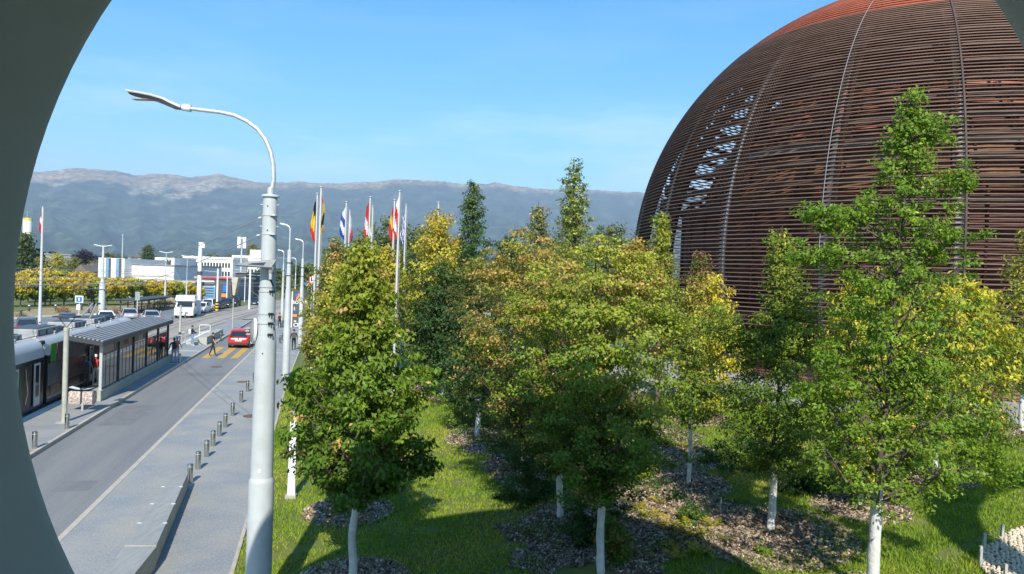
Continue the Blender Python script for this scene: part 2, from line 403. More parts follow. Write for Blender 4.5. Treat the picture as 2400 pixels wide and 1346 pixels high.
# ---- mounds under the trees (x, y, radius, height) measured from the photo
BASES = dict(t1=(828,1352), t2b=(818,1190), t3=(1408,1342), t4=(1313,1212), t5=(1223,1095), t6=(1118,1023), t7=(1040,927), t8=(1008,905),
             t9=(1613,1133), t10=(1642,980), t11=(1806,1240), t12=(2015,1182), t13=(2190,1110), t14=(2043,1400), t15=(2393,1010))
B = {k: GT(*v) for k, v in BASES.items()}
for k, p in B.items():
    MOUNDS.append((p[0], p[1], .95, .16))
MOUNDS.append((B['t11'][0]+.3, B['t11'][1]+.1, 1.5, .22)); MOUNDS.append((B['t3'][0]+1.6, B['t3'][1]+1.5, 2.4, .12))
for k, v in BASES.items(): B[k] = GT(*v)
# ---- lawn
sv = np.concatenate([np.arange(-2.78, 26, .30), np.arange(26, 95, 2.5)]); tv = np.concatenate([np.arange(6, 50, .30), np.arange(50, 190, 3)])
S_, T_ = np.meshgrid(sv, tv); S_ = S_+(np.interp(T_, [-20,10,16,22,36,45,60,92], [-1.8,-1.9,-1.97,-2.09,-2.35,-2.58,-2.66,-2.66])+2.78)*np.clip(1-(S_+2.78)/8,0,1); X = S_*Nv[0]+T_*Dv[0]; Y = S_*Nv[1]+T_*Dv[1]; Z = terr(X, Y)
V = np.stack([X, Y, Z], -1).reshape(-1, 3); idx = np.arange(len(V)).reshape(X.shape)
Fq = np.stack([idx[:-1, :-1], idx[:-1, 1:], idx[1:, 1:], idx[1:, :-1]], -1).reshape(-1, 4)
o = struct(raw_mesh('lawn', V, Fq, 'soil_grass')); o.data.polygons.foreach_set('use_smooth', [True]*len(Fq))

# ---- road bands in the street's own frame: local x = s, local y = t
def sheet(name, s0, s1, t0, t1, z, m, th=0.0, curve=None, step=None):
    b = MB()
    if curve is None:
        if th: b.box(s0, s1, t0, t1, z-th, z, m)
        else: b.add([(s0,t0,z),(s1,t0,z),(s1,t1,z),(s0,t1,z)], [(0,1,2,3)], m)
    else:
        ts = list(np.arange(t0, t1, step or 4))+[t1]
        for a, c in zip(ts[:-1], ts[1:]):
            if th:
                b.add([(s0+curve(a),a,z-th),(s1+curve(a),a,z-th),(s1+curve(c),c,z-th),(s0+curve(c),c,z-th),(s0+curve(a),a,z),(s1+curve(a),a,z),(s1+curve(c),c,z),(s0+curve(c),c,z)],
                      [(4,5,6,7),(0,4,7,3),(1,2,6,5)], m)
            else: b.add([(s0+curve(a),a,z),(s1+curve(a),a,z),(s1+curve(c),c,z),(s0+curve(c),c,z)], [(0,1,2,3)], m)
    o = b.build(name); o.rotation_euler = (0,0,ROAD_ROT)
    return struct(o)
def cv(t): return 0.0 if t < 70 else .0011*(min(t, 135)-70)**2 + max(0, t-135)*.143
sheet('road', -9.9, -6.2, -20, 420, .0, 'asphalt')
sheet('road_patch', -9.4, -8.1, 33.5, 38.2, .0035, 'asphalt_patch')
sheet('road_patch', -7.9, -6.9, 24.0, 25.1, .0035, 'asphalt_patch')
sheet('road_patch', -8.9, -6.6, 48.2, 49.6, .0035, 'asphalt_patch')
sheet('far_road', -36, -18.9, 15, 300, -.02, 'blue_road')
sheet('tram_track_bed', -19.6, -12.35, -10, 420, .012, 'track_bed', curve=lambda t: cv(t))
sheet('road_beyond', -12.2, -6.1, 100, 300, .016, 'track_bed', curve=lambda t: cv(t)*.75)
ET = [-20, 10, 16, 22, 36, 45, 60, 92]; ES = [-1.8, -1.9, -1.97, -2.09, -2.35, -2.58, -2.66, -2.66]
def edge(t): return np.interp(t, ET, ES)
def strip(name, fa, fb, z, m, th=.2):
    b = MB()
    for a, c in zip(ET[:-1], ET[1:]):
        q = [(fa(a),a),(fb(a),a),(fb(c),c),(fa(c),c)]
        b.add([(x,y,z-th) for x, y in q]+[(x,y,z) for x, y in q], [(4,5,6,7),(0,4,7,3),(1,2,6,5)], m)
    o = b.build(name); o.rotation_euler = (0,0,ROAD_ROT); return struct(o)
strip('pavement', lambda t: -6.20, lambda t: edge(t)-.06, .05, 'sidewalk')
sheet('kerb', -6.36, -6.205, -20, 92, .056, 'kerb', th=.2)
strip('kerb', lambda t: edge(t)-.06, lambda t: edge(t)+.03, .066, 'kerb')
sheet('tram_platform', -12.45, -9.99, 10, 97, .14, 'platform', th=.3)
sheet('kerb', -9.99, -9.86, 10, 97, .146, 'kerb', th=.3)
sheet('platform_edge', -12.48, -12.12, 10, 80, .150, 'white_line')
for t in (52.8, 60.6): sheet('white_line', -12.1, -10.0, t, t+.32, .146, 'white_line')
for t in (60.6,): sheet('white_line', -6.1, -2.95, t, t+.28, .058, 'white_line')
for s0 in (-9.32, -8.28, -7.32): sheet('crosswalk_stripe', s0, s0+.52, 57.4, 65.4, .006, 'yellow_line')
b = MB()
for r0 in (-13.3, -14.3, -16.6, -17.6):
    for dr in (-.05, .05):
        ts = list(range(10, 300, 5))
        for a, c in zip(ts[:-1], ts[1:]):
            q = r0+dr
            b.add([(q-.03+cv(a),a,.02),(q+.03+cv(a),a,.02),(q+.03+cv(c),c,.02),(q-.03+cv(c),c,.02)], [(0,1,2,3)], 'rail')
for r0 in (-19.0, -12.35-.35):
    ts = list(range(60, 300, 5))
    for a, c in zip(ts[:-1], ts[1:]):
        b.add([(r0-.10+cv(a),a,.02),(r0+.06+cv(a),a,.02),(r0+.06+cv(c),c,.02),(r0-.10+cv(c),c,.02)], [(0,1,2,3)], 'rail')
o = b.build('tram_rails'); o.rotation_euler = (0,0,ROAD_ROT); struct(o)
for (px, py, rr) in ((508, 858, .38), (570, 895, .36), (592, 975, .42)):
    p = G(px, py, .06); zz = .004 if px == 508 else .054
    o = MB().lathe([(rr, 0), (rr, .006), (rr*.86, .010), (rr*.84, .006), (0.001, .007)], 'manhole', 20).build('manhole_cover'); o.location = (p[0], p[1], zz)
    tag(o, {508: 'dark manhole cover in the roadway in front of the yellow crosswalk', 570: 'rust-brown manhole cover in the pavement beside the farther bollards', 592: 'rust-brown manhole cover in the pavement beside the grey lamp post'}[px], 'manhole cover')
# storm drain
p = G(520, 888); o = MB().box(-.25, .25, -.16, .16, 0, .008, 'rail').build('drain_grate'); o.location = (p[0]+.2, p[1]+.1, .002); o.rotation_euler = (0,0,ROAD_ROT)
tag(o, 'small dark drain grate in the asphalt against the kerb', 'drain')
# left verge: dry grass bank and lawn under the yellow trees
def poly_sheet(name, pxs, z, m, th=.1):
    pts = [G(x, y, z)[:2] for x, y in pxs]; b = MB(); b.prism([tuple(p) for p in pts], z-th, z, m); return struct(b.build(name))
poly_sheet('dry_verge', [(-400,748),(40,742),(120,738),(240,732),(300,728),(400,724),(470,716),(470,698),(-400,690)], .10, 'dry_grass')
poly_sheet('far_lawn', [(-500,731),(40,730),(100,721),(160,719),(300,716),(300,700),(-500,690)], .14, 'soil_grass', .12)
poly_sheet('verge_kerb', [(-400,752),(40,746),(120,742),(240,736),(300,731),(300,728),(240,732),(120,738),(40,742),(-400,748)], .08, 'kerb')
# plaza round the globe
GC = Vector((29.1, 54.7, 8.3)); GR = 20.0
pl = [W(9,47), W(11,39), W(13.5,36), W(15.96,34.3), W(18.1,31.4), W(25.1,26.8), W(28.5,25.2), W(36,21), W(46,18), W(95,18), W(95,130), W(40,140), W(12,120), W(8,70)]
b = MB(); b.prism([(p.x, p.y) for p in pl], .3, 1.36, 'plaza'); struct(b.build('plaza'))
for (a, c) in (((2190,946),(2255,952)), ((2345,944),(2382,963)), ((1560,905),(1700,925))):
    pa = G(*a, 1.36); pc = G(*c, 1.36)
    o = MB().bar((pa[0],pa[1],1.362), (pc[0],pc[1],1.362), .05, .006, 'joint').build('pavement_joint'); struct(o)

# ================================================================== BUILDING THE CAMERA STANDS IN
tb = thing('tube_building', 'grey round tube-shaped building end whose dark rim frames the view at left and right', 'building', (.828, 6, 6.47), R(9.33))
def ringy(prof, m, n=128):
    b = MB(); vs = []
    for (r_, y_) in prof:
        for j in range(n):
            a = 2*math.pi*j/n; vs.append((r_*math.cos(a), y_, r_*math.sin(a)))
    fs = [(i*n+j, i*n+(j+1)%n, (i+1)*n+(j+1)%n, (i+1)*n+j) for i in range(len(prof)-1) for j in range(n)]
    return b.add(vs, fs, m)
ringy([(5.1,-16),(5.38,-15.9),(5.38,-.06),(5.33,0),(4.47,0),(4.427,-.03),(4.427,-.12),(4.70,-.9),(4.88,-2.4),(4.9,-6),(4.9,-15.6),(0.01,-15.7),(0.01,-15.9),(5.1,-16)], 'tube_shell').build('shell', tb, smooth=True)
MB().box(-4.6, 4.6, -15.5, -4.6, -1.42, -1.30, 'tube_shell').build('floor', tb)
# the neighbouring open ring that throws the round shadow on the lawn, on two legs
rb = thing('ring_canopy', 'open grey ring canopy beside the tube building, throwing the round shadow on the lawn', 'canopy', (16.1, 9.5, 6.5), R(9.33))
ringy([(4.85,0),(5.5,0),(5.5,-1.0),(4.85,-1.0),(4.85,0)], 'tube_shell').build('ring', rb, smooth=True)
for sx in (-2.2, 2.2): MB().tube([(sx,-.65,-6.3),(sx*1.0,-.65,-4.6)], .16, 'pole_paint', 12).build('leg', rb)

# ================================================================== THE GLOBE
gl_t = thing('globe_building', 'huge spherical building wrapped in horizontal brown timber slats with an orange-red top', 'building', (GC.x, GC.y, 0))
NS = 100; ZC = GC.z
def ring_boards(b, lat, rr, h, dpt, m, wob=0):
    """one horizontal slat as a closed ring of straight boards"""
    ca, sa = math.cos(lat), math.sin(lat); vs = []
    for j in range(NS):
        a = 2*math.pi*j/NS + R(4.1)
        for (dr, dz) in ((0, -h/2), (0, h/2), (-dpt, h/2), (-dpt, -h/2)):
            q = rr*ca+dr
            vs.append((q*math.sin(a), -q*math.cos(a), ZC+rr*sa+dz+wob*1.6*math.sin(math.floor(j/5)*2.7+lat*90)))
    fs = []
    for j in range(NS):
        k = (j+1) % NS
        for e in range(4): fs.append((j*4+e, k*4+e, k*4+(e+1)%4, j*4+(e+1)%4))
    b.add(vs, fs, m)
lat0, lat1 = -math.asin(3.75/GR), math.asin(15.1/GR)
nsl = int((lat1-lat0)*GR/.242)
for i in range(nsl):
    lat = lat0+(lat1-lat0)*i/(nsl-1); b = MB(); ring_boards(b, lat, GR, .050, .17, 'slat_wood')
    b.build('slat', gl_t)
ncap = 36; capm = MB()
for i in range(ncap):
    lat = lat1+.0145+(R(89)-lat1)*i/ncap; b = MB(); ring_boards(b, lat, GR-.02, .07, .17, 'cap_wood'); b.build('slat', gl_t)
prof = [((GR-.35)*math.cos(a), ZC+(GR-.35)*math.sin(a)) for a in np.linspace(lat1+.005, R(89.5), 22)]
capm.lathe(prof, 'cap_deck', 80).build('roof', gl_t, smooth=True)
# arched ribs: two curved beams with steel lacing between
rib = MB(); la = np.linspace(lat0-.06, R(86), 46)
for sx in (-.30, .30):
    vs = []
    for a in la:
        for (rr, xx) in ((GR-.18, -.07), (GR-.18, .07), (GR-.75, .07), (GR-.75, -.07)):
            vs.append((sx+xx, -rr*math.cos(a), ZC+rr*math.sin(a)))
    fs = [(i*4+e, (i+1)*4+e, (i+1)*4+(e+1)%4, i*4+(e+1)%4) for i in range(len(la)-1) for e in range(4)]
    rib.add(vs, fs, 'rib_wood')
for i in range(nsl):
    a = lat0+(lat1-lat0)*(i+.5)/(nsl-1); p = Vector((0, -(GR-.20)*math.cos(a), ZC+(GR-.20)*math.sin(a)))
    a2 = a+.0088*(1 if i % 2 else -1)
    rib.bar(p+Vector((-.2, 0, -.06)), p+Vector((.2, 0, .06)), .05, .11, 'rib_steel')
rib_me = None
for k in range(20):
    azk = R(-21.5+18*k)
    if rib_me is None: o = rib.build('rib', gl_t); rib_me = o.data
    else: o = bpy.data.objects.new('rib', rib_me); C.objects.link(o); o.parent = gl_t
    o.rotation_euler = (0, 0, azk)
# outer steel joint strip at the rib nearest the camera, thin cable on the next one
def meridian(azd, rr, l0, l1, rad, m, name, n=40):
    a = R(azd); pts = [(rr*math.cos(l)*math.sin(a), -rr*math.cos(l)*math.cos(a), ZC+rr*math.sin(l)) for l in np.linspace(l0, l1, n)]
    MB().tube(pts, rad, m, 6).build(name, gl_t)
meridian(-39.9, GR+.06, -.02, R(58), .014, 'wire', 'cable'); meridian(-20.9, GR+.03, lat0, lat1, .055, 'rib_wood', 'joint_strip')
for q in (-57.0, -75.0, -93.0): meridian(q, GR-.22, lat0-.05, R(52), .13, 'rib_steel', 'rib_lit_face')  # pale grey tubes added for the sunlit faces of these ribs
# inner timber shell
RI = 15.35
def prof_in(z0, z1, n, rr=RI): return [(math.sqrt(max(rr*rr-(z-ZC)**2, .01)), z) for z in np.linspace(z0, z1, n)]
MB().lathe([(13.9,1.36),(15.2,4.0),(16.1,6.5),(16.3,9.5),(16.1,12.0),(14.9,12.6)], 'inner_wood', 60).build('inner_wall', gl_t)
MB().lathe(prof_in(12.6, 15.3, 4), 'inner_gold', 60).build('inner_wall', gl_t)  # golden band: sunlight below the gutter put into the wood colour
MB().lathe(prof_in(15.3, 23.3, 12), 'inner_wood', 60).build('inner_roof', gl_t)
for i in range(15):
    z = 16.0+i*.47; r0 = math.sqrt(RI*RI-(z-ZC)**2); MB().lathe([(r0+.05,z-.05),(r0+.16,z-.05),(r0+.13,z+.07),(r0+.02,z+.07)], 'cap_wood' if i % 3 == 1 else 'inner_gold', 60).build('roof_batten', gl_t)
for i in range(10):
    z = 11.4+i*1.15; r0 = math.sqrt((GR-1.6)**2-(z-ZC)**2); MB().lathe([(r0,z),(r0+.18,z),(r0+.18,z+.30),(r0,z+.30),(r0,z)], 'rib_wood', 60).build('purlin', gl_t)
MB().lathe([(13.5,15.25),(14.0,15.25),(14.0,15.62),(13.3,15.62)], 'gutter', 80).build('gutter', gl_t)
for k in range(40):
    a = R(9*k+3); b = MB(); pts = []
    for z in np.linspace(1.5, 22, 20):
        rr = math.sqrt(max(RI*RI-(z-ZC)**2, .01))+.08
        if z < 12.4: rr = 16.28
        pts.append((rr*math.sin(a), -rr*math.cos(a), z))
    b.tube(pts, .07, 'inner_wood', 4).build('batten', gl_t)
# walkway floors between the two shells
MB().lathe([(14.6,5.0),(18.9,5.0),(18.9,5.25),(14.6,5.25)], 'rib_wood', 60).build('walkway', gl_t)
# base: planked skirt and rail
MB().lathe([(14.4,1.36),(14.4,5.0)], 'black', 60).build('base_wall', gl_t)  # plain black puts the recess shade under the slats into the wall colour
for i in range(6):
    MB().lathe([(17.6,1.40+i*.16),(17.64,1.40+i*.16),(17.64,1.54+i*.16),(17.6,1.54+i*.16)], 'base_wood', 90).build('plank', gl_t)
MB().lathe([(17.9,2.42),(17.96,2.42),(17.96,2.48),(17.9,2.48),(17.9,2.42)], 'dark_metal', 90).build('handrail', gl_t)
for i in range(5): MB().lathe([(17.92,1.55+i*.17),(17.94,1.55+i*.17),(17.94,1.57+i*.17),(17.92,1.57+i*.17)], 'dark_metal', 90).build('railing_wire', gl_t)
pm = MB().box(-.025, .025, -17.95, -17.9, 1.36, 2.48, 'dark_metal')
me0 = None
for k in range(60):
    if me0 is None: o = pm.build('railing_post', gl_t); me0 = o.data
    else: o = bpy.data.objects.new('railing_post', me0); C.objects.link(o); o.parent = gl_t
    o.rotation_euler = (0, 0, R(6*k))
# slanted columns carrying the slat shell down to the ground
cm = MB().tube([(0,-19.3,4.7),(0,-17.2,1.36)], .16, 'rib_wood', 8); me0 = None
for k in range(20):
    if me0 is None: o = cm.build('column', gl_t); me0 = o.data
    else: o = bpy.data.objects.new('column', me0); C.objects.link(o); o.parent = gl_t
    o.rotation_euler = (0, 0, R(-21.5+18*k))
# ================================================================== TREES
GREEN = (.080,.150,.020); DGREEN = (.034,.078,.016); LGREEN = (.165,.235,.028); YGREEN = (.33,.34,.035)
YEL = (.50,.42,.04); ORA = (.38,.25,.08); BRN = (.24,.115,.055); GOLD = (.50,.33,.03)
def P_(bot, mid, top, acc=None, ap=.1, clv=.25, lfv=.28):
    return dict(c=[np.array(bot), np.array(mid), np.array(top)], a=None if acc is None else np.array(acc), ap=ap, clv=clv, lfv=lfv)
PR = dict(
 hornbeam=[(0,.25),(.04,.72),(.14,1),(.30,.98),(.5,.80),(.68,.50),(.84,.26),(1,.03)],
 oval=[(0,.25),(.10,.75),(.30,1),(.5,1),(.7,.82),(.86,.55),(1,.1)],
 round=[(0,.35),(.15,.85),(.4,1),(.65,.95),(.85,.68),(1,.2)],
 oak=[(0,.70),(.05,1.0),(.12,.95),(.25,.74),(.4,.64),(.58,.66),(.68,.52),(.78,.28),(.88,.16),(.94,.12),(1,.04)],
 spire=[(0,.5),(.15,.95),(.3,1),(.45,.75),(.6,.42),(.75,.26),(.9,.16),(1,.03)],
 leader=[(0,.9),(.35,1),(.52,.85),(.64,.58),(.76,.40),(.88,.30),(.95,.2),(1,.05)],
 column=[(0,.6),(.2,1),(.6,1),(.85,.7),(1,.1)],
 pyramid=[(0,.8),(.1,1),(.4,.75),(.7,.42),(.9,.2),(1,.02)])
LEAF_ALB = 1.55
def leafmesh(name, Cn, outw, L, Wd, cols, parent, droop=.35, mat_='leaf'):
    n_ = len(Cn); L *= 1.08; Wd *= 1.12; cols = cols*LEAF_ALB
    nr = outw*.55+np.array([0,0,.55])+rng.normal(0,.55,(n_,3)); nr /= np.linalg.norm(nr,axis=1)[:,None]
    t_ = rng.normal(0,1,(n_,3)); t_[:,2] -= droop*2; t_ += outw*.5
    ax = t_-nr*np.sum(t_*nr,axis=1)[:,None]; ax /= np.linalg.norm(ax,axis=1)[:,None]+1e-9
    sd = np.cross(nr, ax); ln = (L*rng.uniform(.65,1.25,n_))[:,None]; wn = (Wd*rng.uniform(.7,1.2,n_))[:,None]
    a = Cn-ax*ln*.5; b = Cn+sd*wn*.5+nr*wn*.18+ax*ln*.02; c = Cn+ax*ln*.5-nr*ln*.08; d = Cn-sd*wn*.5+nr*wn*.18+ax*ln*.02
    V = np.stack([a,b,c,d],1).reshape(-1,3); Fq = np.arange(n_*4).reshape(-1,4)
    return raw_mesh(name, V, Fq, mat_, np.repeat(np.clip(cols,.004,.8),4,axis=0), parent)
def tree(label, base, crown, prof, pal, nleaf=9000, leaf=(.11,.062), wtop=None, nl=34, cat='tree', name='tree', group=None, trunk_r=.085, Yd=None,
         clus=.26, lead=0.0, open_=0.0, wrap=True, rise=.55, xtrunk=None, extra=None, wrap_r=None, droop=.35):
    """base: ground point. crown: pixel box (xl, xr, ytop, ybottom) read at the trunk's distance"""
    Y = base[1]; Yc = Yd or Y
    xl, xr, yt, yb = crown; xm = (xl+xr)/2
    top = AT(xtrunk or xm, yt, Yc); bot = AT(xm, yb, Yc); Rr = (AT(xr, (yt+yb)/2, Yc)[0]-AT(xl, (yt+yb)/2, Yc)[0])/2
    z0, z1 = bot[2], top[2]; Hc = z1-z0
    b0 = np.array(base, float); th = thing(name, label, cat, tuple(b0), 0, group)
    ctr = np.array([bot[0]-b0[0]+0, Yc-Y, 0]); toploc = np.array([top[0]-b0[0], Yc-Y, z1-b0[2]])
    # trunk polyline (local)
    n_ = 9; tp = []
    for i in range(n_):
        f = i/(n_-1); p = toploc*f**1.9
        k = 0 if i == 0 else .05*math.sin(i*2.1+b0[0])*(1-f*.5)
        off = ctr*math.sin(math.pi*f)*.5*f
        tp.append(Vector((p[0]+k+off[0]*.6, p[1]+k*.6, (z1-b0[2]-.05)*f)))
    def tr_at(z):
        f = min(max(z/(z1-b0[2]),0),1)*(n_-1); i = min(int(f), n_-2); return tp[i].lerp(tp[i+1], f-i)
    rad = [trunk_r*(.86-.74*(i/(n_-1))) for i in range(n_)]
    tm = MB(); tm.tube(tp, rad, 'bark', 9)
    tm.build('trunk', th, smooth=True)
    if wtop and wrap:
        wz = AT(BX, wtop, Y)[2]-b0[2] if False else AT(PX(b0)[0], wtop, Y)[2]-b0[2]
        k = 7; k = 9; pts = [tr_at(wz*i/(k-1))+Vector((random.uniform(-.012,.012),random.uniform(-.012,.012),0)) for i in range(k)]; wr = wrap_r or trunk_r*.98
        wrx = [random.uniform(-.012,.012) for _ in range(k)]
        pts[0] = pts[0]-Vector((0,0,.05))
        rr = [wr*(1.12-.22*i/(k-1))*(1+.05*math.sin(i*3.3+b0[0]*5)) for i in range(k)]
        MB().tube(pts, rr, 'trunk_white', 12).build('trunk_wrap', th, smooth=True)
    # limbs
    hp, rp_ = zip(*PR[prof]); lm = MB(); cc = []; cr = []
    zb = z0-b0[2]
    ga = random.random()*6
    for i in range(nl):
        f = (i+.5)/nl; hend = .03+.95*f**.9; a = ga+i*2.399+random.uniform(-.3,.3)
        r_ = Rr*np.interp(hend, hp, rp_)*random.uniform(.74,1.06)*(1-open_*random.random()*.5)
        hs = max(zb-.25, zb+hend*Hc - r_*rise - .1*Hc)
        st_ = tr_at(hs); cen = tr_at(zb+hend*Hc); cxy = ctr*(1-f)*1.0
        en = Vector((cen.x+(cxy[0])*.6+math.cos(a)*r_, cen.y+math.sin(a)*r_, zb+hend*Hc+random.uniform(-.15,.15)))
        md = st_.lerp(en,.5)+Vector((0,0,-.10*r_)); pts = [st_, st_.lerp(md,.5)+Vector((0,0,.02)), md, md.lerp(en,.5)+Vector((0,0,.05*r_)), en]
        r0 = trunk_r*(.42-.25*f); lm.tube(pts, [r0, r0*.8, r0*.6, r0*.4, r0*.15], 'bark', 5, cap=False)
        m_ = max(4, int(4+r_*4.5))
        for q in range(m_):
            u = .22+.80*((q+random.random())/m_)**.85
            k_ = min(int(u*4),3); p = pts[k_].lerp(pts[k_+1], u*4-k_) if u < 1 else en
            sp = .30*r_*(1-abs(u-.6)); off = Vector((random.gauss(0,1),random.gauss(0,1),random.gauss(0,.8)))*sp*.6
            if off.length > .25: lm.tube([p, p+off], [r0*.3, r0*.1], 'bark', 3, cap=False)
            cc.append(p+off); cr.append(u)
    if lead:
        for q in range(int(lead)):
            f = q/lead; p = tr_at((z1-b0[2])*(1-.16*f)); cc.append(p+Vector((random.gauss(0,.07+.18*f),random.gauss(0,.07+.18*f),0))); cr.append(1)
    if extra:
        for (ex, ey, er, ek) in extra:   # further boughs the photo shows: pixel centre, pixel radius, clusters
            q0 = AT(ex, ey, Yc)-b0; rr = er/F*Yc
            stt = tr_at(max(q0[2]-rr*1.2, zb)); lm.tube([stt, stt.lerp(Vector(q0),.5)+Vector((0,0,.1)), Vector(q0)], [trunk_r*.4, trunk_r*.25, .01], 'bark', 5, cap=False)
            for _ in range(ek):
                cc.append(Vector(q0)+Vector((random.gauss(0,1)*rr*.55, random.gauss(0,1)*rr*.55, random.gauss(0,1)*rr*.45))); cr.append(1)
    lm.build('limbs', th)
    cc = np.array([tuple(c) for c in cc]); nc = len(cc); per = rng.multinomial(int(nleaf*1.35), np.ones(nc)/nc)
    ci = np.repeat(np.arange(nc), per); n2 = len(ci)
    sg = clus*(.75+.5*rng.random(nc))[ci][:,None]
    dv = rng.normal(0,1,(n2,3)); dv /= np.linalg.norm(dv,axis=1)[:,None]; dv *= rng.random((n2,1))**.5
    pos = cc[ci]+dv*sg*np.array([1.2,1.2,.62]); pos[:,2] -= .12*sg[:,0]
    cax = np.array([tuple(tr_at(max(0, z))) for z in np.linspace(0, z1-b0[2], 24)]); zi = np.clip((pos[:,2]/(z1-b0[2])*23).astype(int),0,23)
    ow = pos-cax[zi]; ow[:,2] *= .5; ow += dv*sg*1.2; ow /= np.linalg.norm(ow,axis=1)[:,None]+1e-6
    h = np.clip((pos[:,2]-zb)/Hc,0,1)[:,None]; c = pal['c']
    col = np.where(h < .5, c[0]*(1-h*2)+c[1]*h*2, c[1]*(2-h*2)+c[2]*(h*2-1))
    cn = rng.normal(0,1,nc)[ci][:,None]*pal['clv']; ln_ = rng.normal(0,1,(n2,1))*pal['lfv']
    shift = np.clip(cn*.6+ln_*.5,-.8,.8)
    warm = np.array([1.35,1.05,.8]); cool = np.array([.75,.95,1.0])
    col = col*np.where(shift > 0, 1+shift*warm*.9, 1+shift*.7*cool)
    if pal['a'] is not None:
        pa = rng.random(nc)[ci] < pal['ap']*(.4+1.2*h[:,0]); pl_ = rng.random(n2) < .62; k = (pa & pl_)[:,None]
        pb = (rng.random(n2) < pal['ap']*.35)[:,None]; col = np.where(k | pb, pal['a']*(1+ln_*.8), col)
    leafmesh('crown', pos, ow, leaf[0], leaf[1], col, th, droop)
    return th
Q = LEAFQ
def bx(k): return tuple(B[k])
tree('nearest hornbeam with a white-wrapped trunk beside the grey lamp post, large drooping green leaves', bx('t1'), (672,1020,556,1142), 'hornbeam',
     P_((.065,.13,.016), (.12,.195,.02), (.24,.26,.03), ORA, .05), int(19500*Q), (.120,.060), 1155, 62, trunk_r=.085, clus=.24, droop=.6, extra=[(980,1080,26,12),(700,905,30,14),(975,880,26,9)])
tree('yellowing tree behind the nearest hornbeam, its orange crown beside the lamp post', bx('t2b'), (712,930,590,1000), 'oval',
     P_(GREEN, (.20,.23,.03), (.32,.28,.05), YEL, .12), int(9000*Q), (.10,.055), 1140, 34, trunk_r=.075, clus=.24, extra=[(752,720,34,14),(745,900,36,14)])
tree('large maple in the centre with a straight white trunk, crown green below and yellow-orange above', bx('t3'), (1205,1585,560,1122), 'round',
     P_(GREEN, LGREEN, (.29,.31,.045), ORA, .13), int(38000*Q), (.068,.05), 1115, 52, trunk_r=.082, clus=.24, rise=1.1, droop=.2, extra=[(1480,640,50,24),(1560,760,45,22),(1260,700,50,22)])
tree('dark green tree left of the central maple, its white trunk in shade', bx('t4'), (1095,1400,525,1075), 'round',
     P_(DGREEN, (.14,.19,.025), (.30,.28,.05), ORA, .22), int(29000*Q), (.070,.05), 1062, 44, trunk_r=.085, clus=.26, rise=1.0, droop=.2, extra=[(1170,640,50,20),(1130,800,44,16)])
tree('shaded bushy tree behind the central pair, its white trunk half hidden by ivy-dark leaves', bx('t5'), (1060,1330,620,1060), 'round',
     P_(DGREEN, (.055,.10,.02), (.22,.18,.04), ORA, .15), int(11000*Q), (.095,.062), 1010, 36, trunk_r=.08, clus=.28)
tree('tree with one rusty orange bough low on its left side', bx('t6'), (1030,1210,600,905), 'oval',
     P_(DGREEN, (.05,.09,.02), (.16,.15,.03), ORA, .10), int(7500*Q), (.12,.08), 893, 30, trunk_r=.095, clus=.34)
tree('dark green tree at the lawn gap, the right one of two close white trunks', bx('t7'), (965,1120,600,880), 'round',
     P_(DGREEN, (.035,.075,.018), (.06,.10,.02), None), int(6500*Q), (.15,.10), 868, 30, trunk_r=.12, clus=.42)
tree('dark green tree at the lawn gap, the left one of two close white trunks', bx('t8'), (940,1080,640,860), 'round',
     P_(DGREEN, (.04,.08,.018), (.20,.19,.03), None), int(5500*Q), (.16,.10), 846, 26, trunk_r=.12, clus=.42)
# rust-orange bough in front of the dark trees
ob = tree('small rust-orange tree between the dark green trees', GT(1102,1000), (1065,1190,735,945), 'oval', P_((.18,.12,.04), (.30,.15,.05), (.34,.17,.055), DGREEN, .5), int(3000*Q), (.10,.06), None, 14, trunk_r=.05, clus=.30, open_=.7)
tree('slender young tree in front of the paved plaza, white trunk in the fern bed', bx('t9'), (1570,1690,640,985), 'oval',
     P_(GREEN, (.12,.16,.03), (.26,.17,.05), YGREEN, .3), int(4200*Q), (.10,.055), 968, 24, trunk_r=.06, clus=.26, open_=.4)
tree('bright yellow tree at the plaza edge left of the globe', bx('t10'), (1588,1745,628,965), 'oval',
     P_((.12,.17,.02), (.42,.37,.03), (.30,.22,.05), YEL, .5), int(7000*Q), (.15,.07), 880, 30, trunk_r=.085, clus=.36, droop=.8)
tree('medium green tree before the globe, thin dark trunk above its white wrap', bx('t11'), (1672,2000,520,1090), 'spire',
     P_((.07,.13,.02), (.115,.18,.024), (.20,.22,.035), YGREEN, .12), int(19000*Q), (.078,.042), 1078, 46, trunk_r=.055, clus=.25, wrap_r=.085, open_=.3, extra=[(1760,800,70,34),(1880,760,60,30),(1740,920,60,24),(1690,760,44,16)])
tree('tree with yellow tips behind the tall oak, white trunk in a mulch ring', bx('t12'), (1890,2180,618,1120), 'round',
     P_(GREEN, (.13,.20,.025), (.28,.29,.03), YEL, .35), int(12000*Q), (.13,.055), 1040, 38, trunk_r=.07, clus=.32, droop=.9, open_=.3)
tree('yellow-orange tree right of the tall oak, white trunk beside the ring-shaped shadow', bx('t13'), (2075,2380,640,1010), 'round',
     P_((.12,.18,.025), (.19,.24,.03), (.30,.30,.035), YEL, .3), int(12500*Q), (.15,.06), 968, 40, trunk_r=.075, clus=.36, droop=.9, open_=.3, extra=[(2290,690,44,18),(2350,800,44,18)])
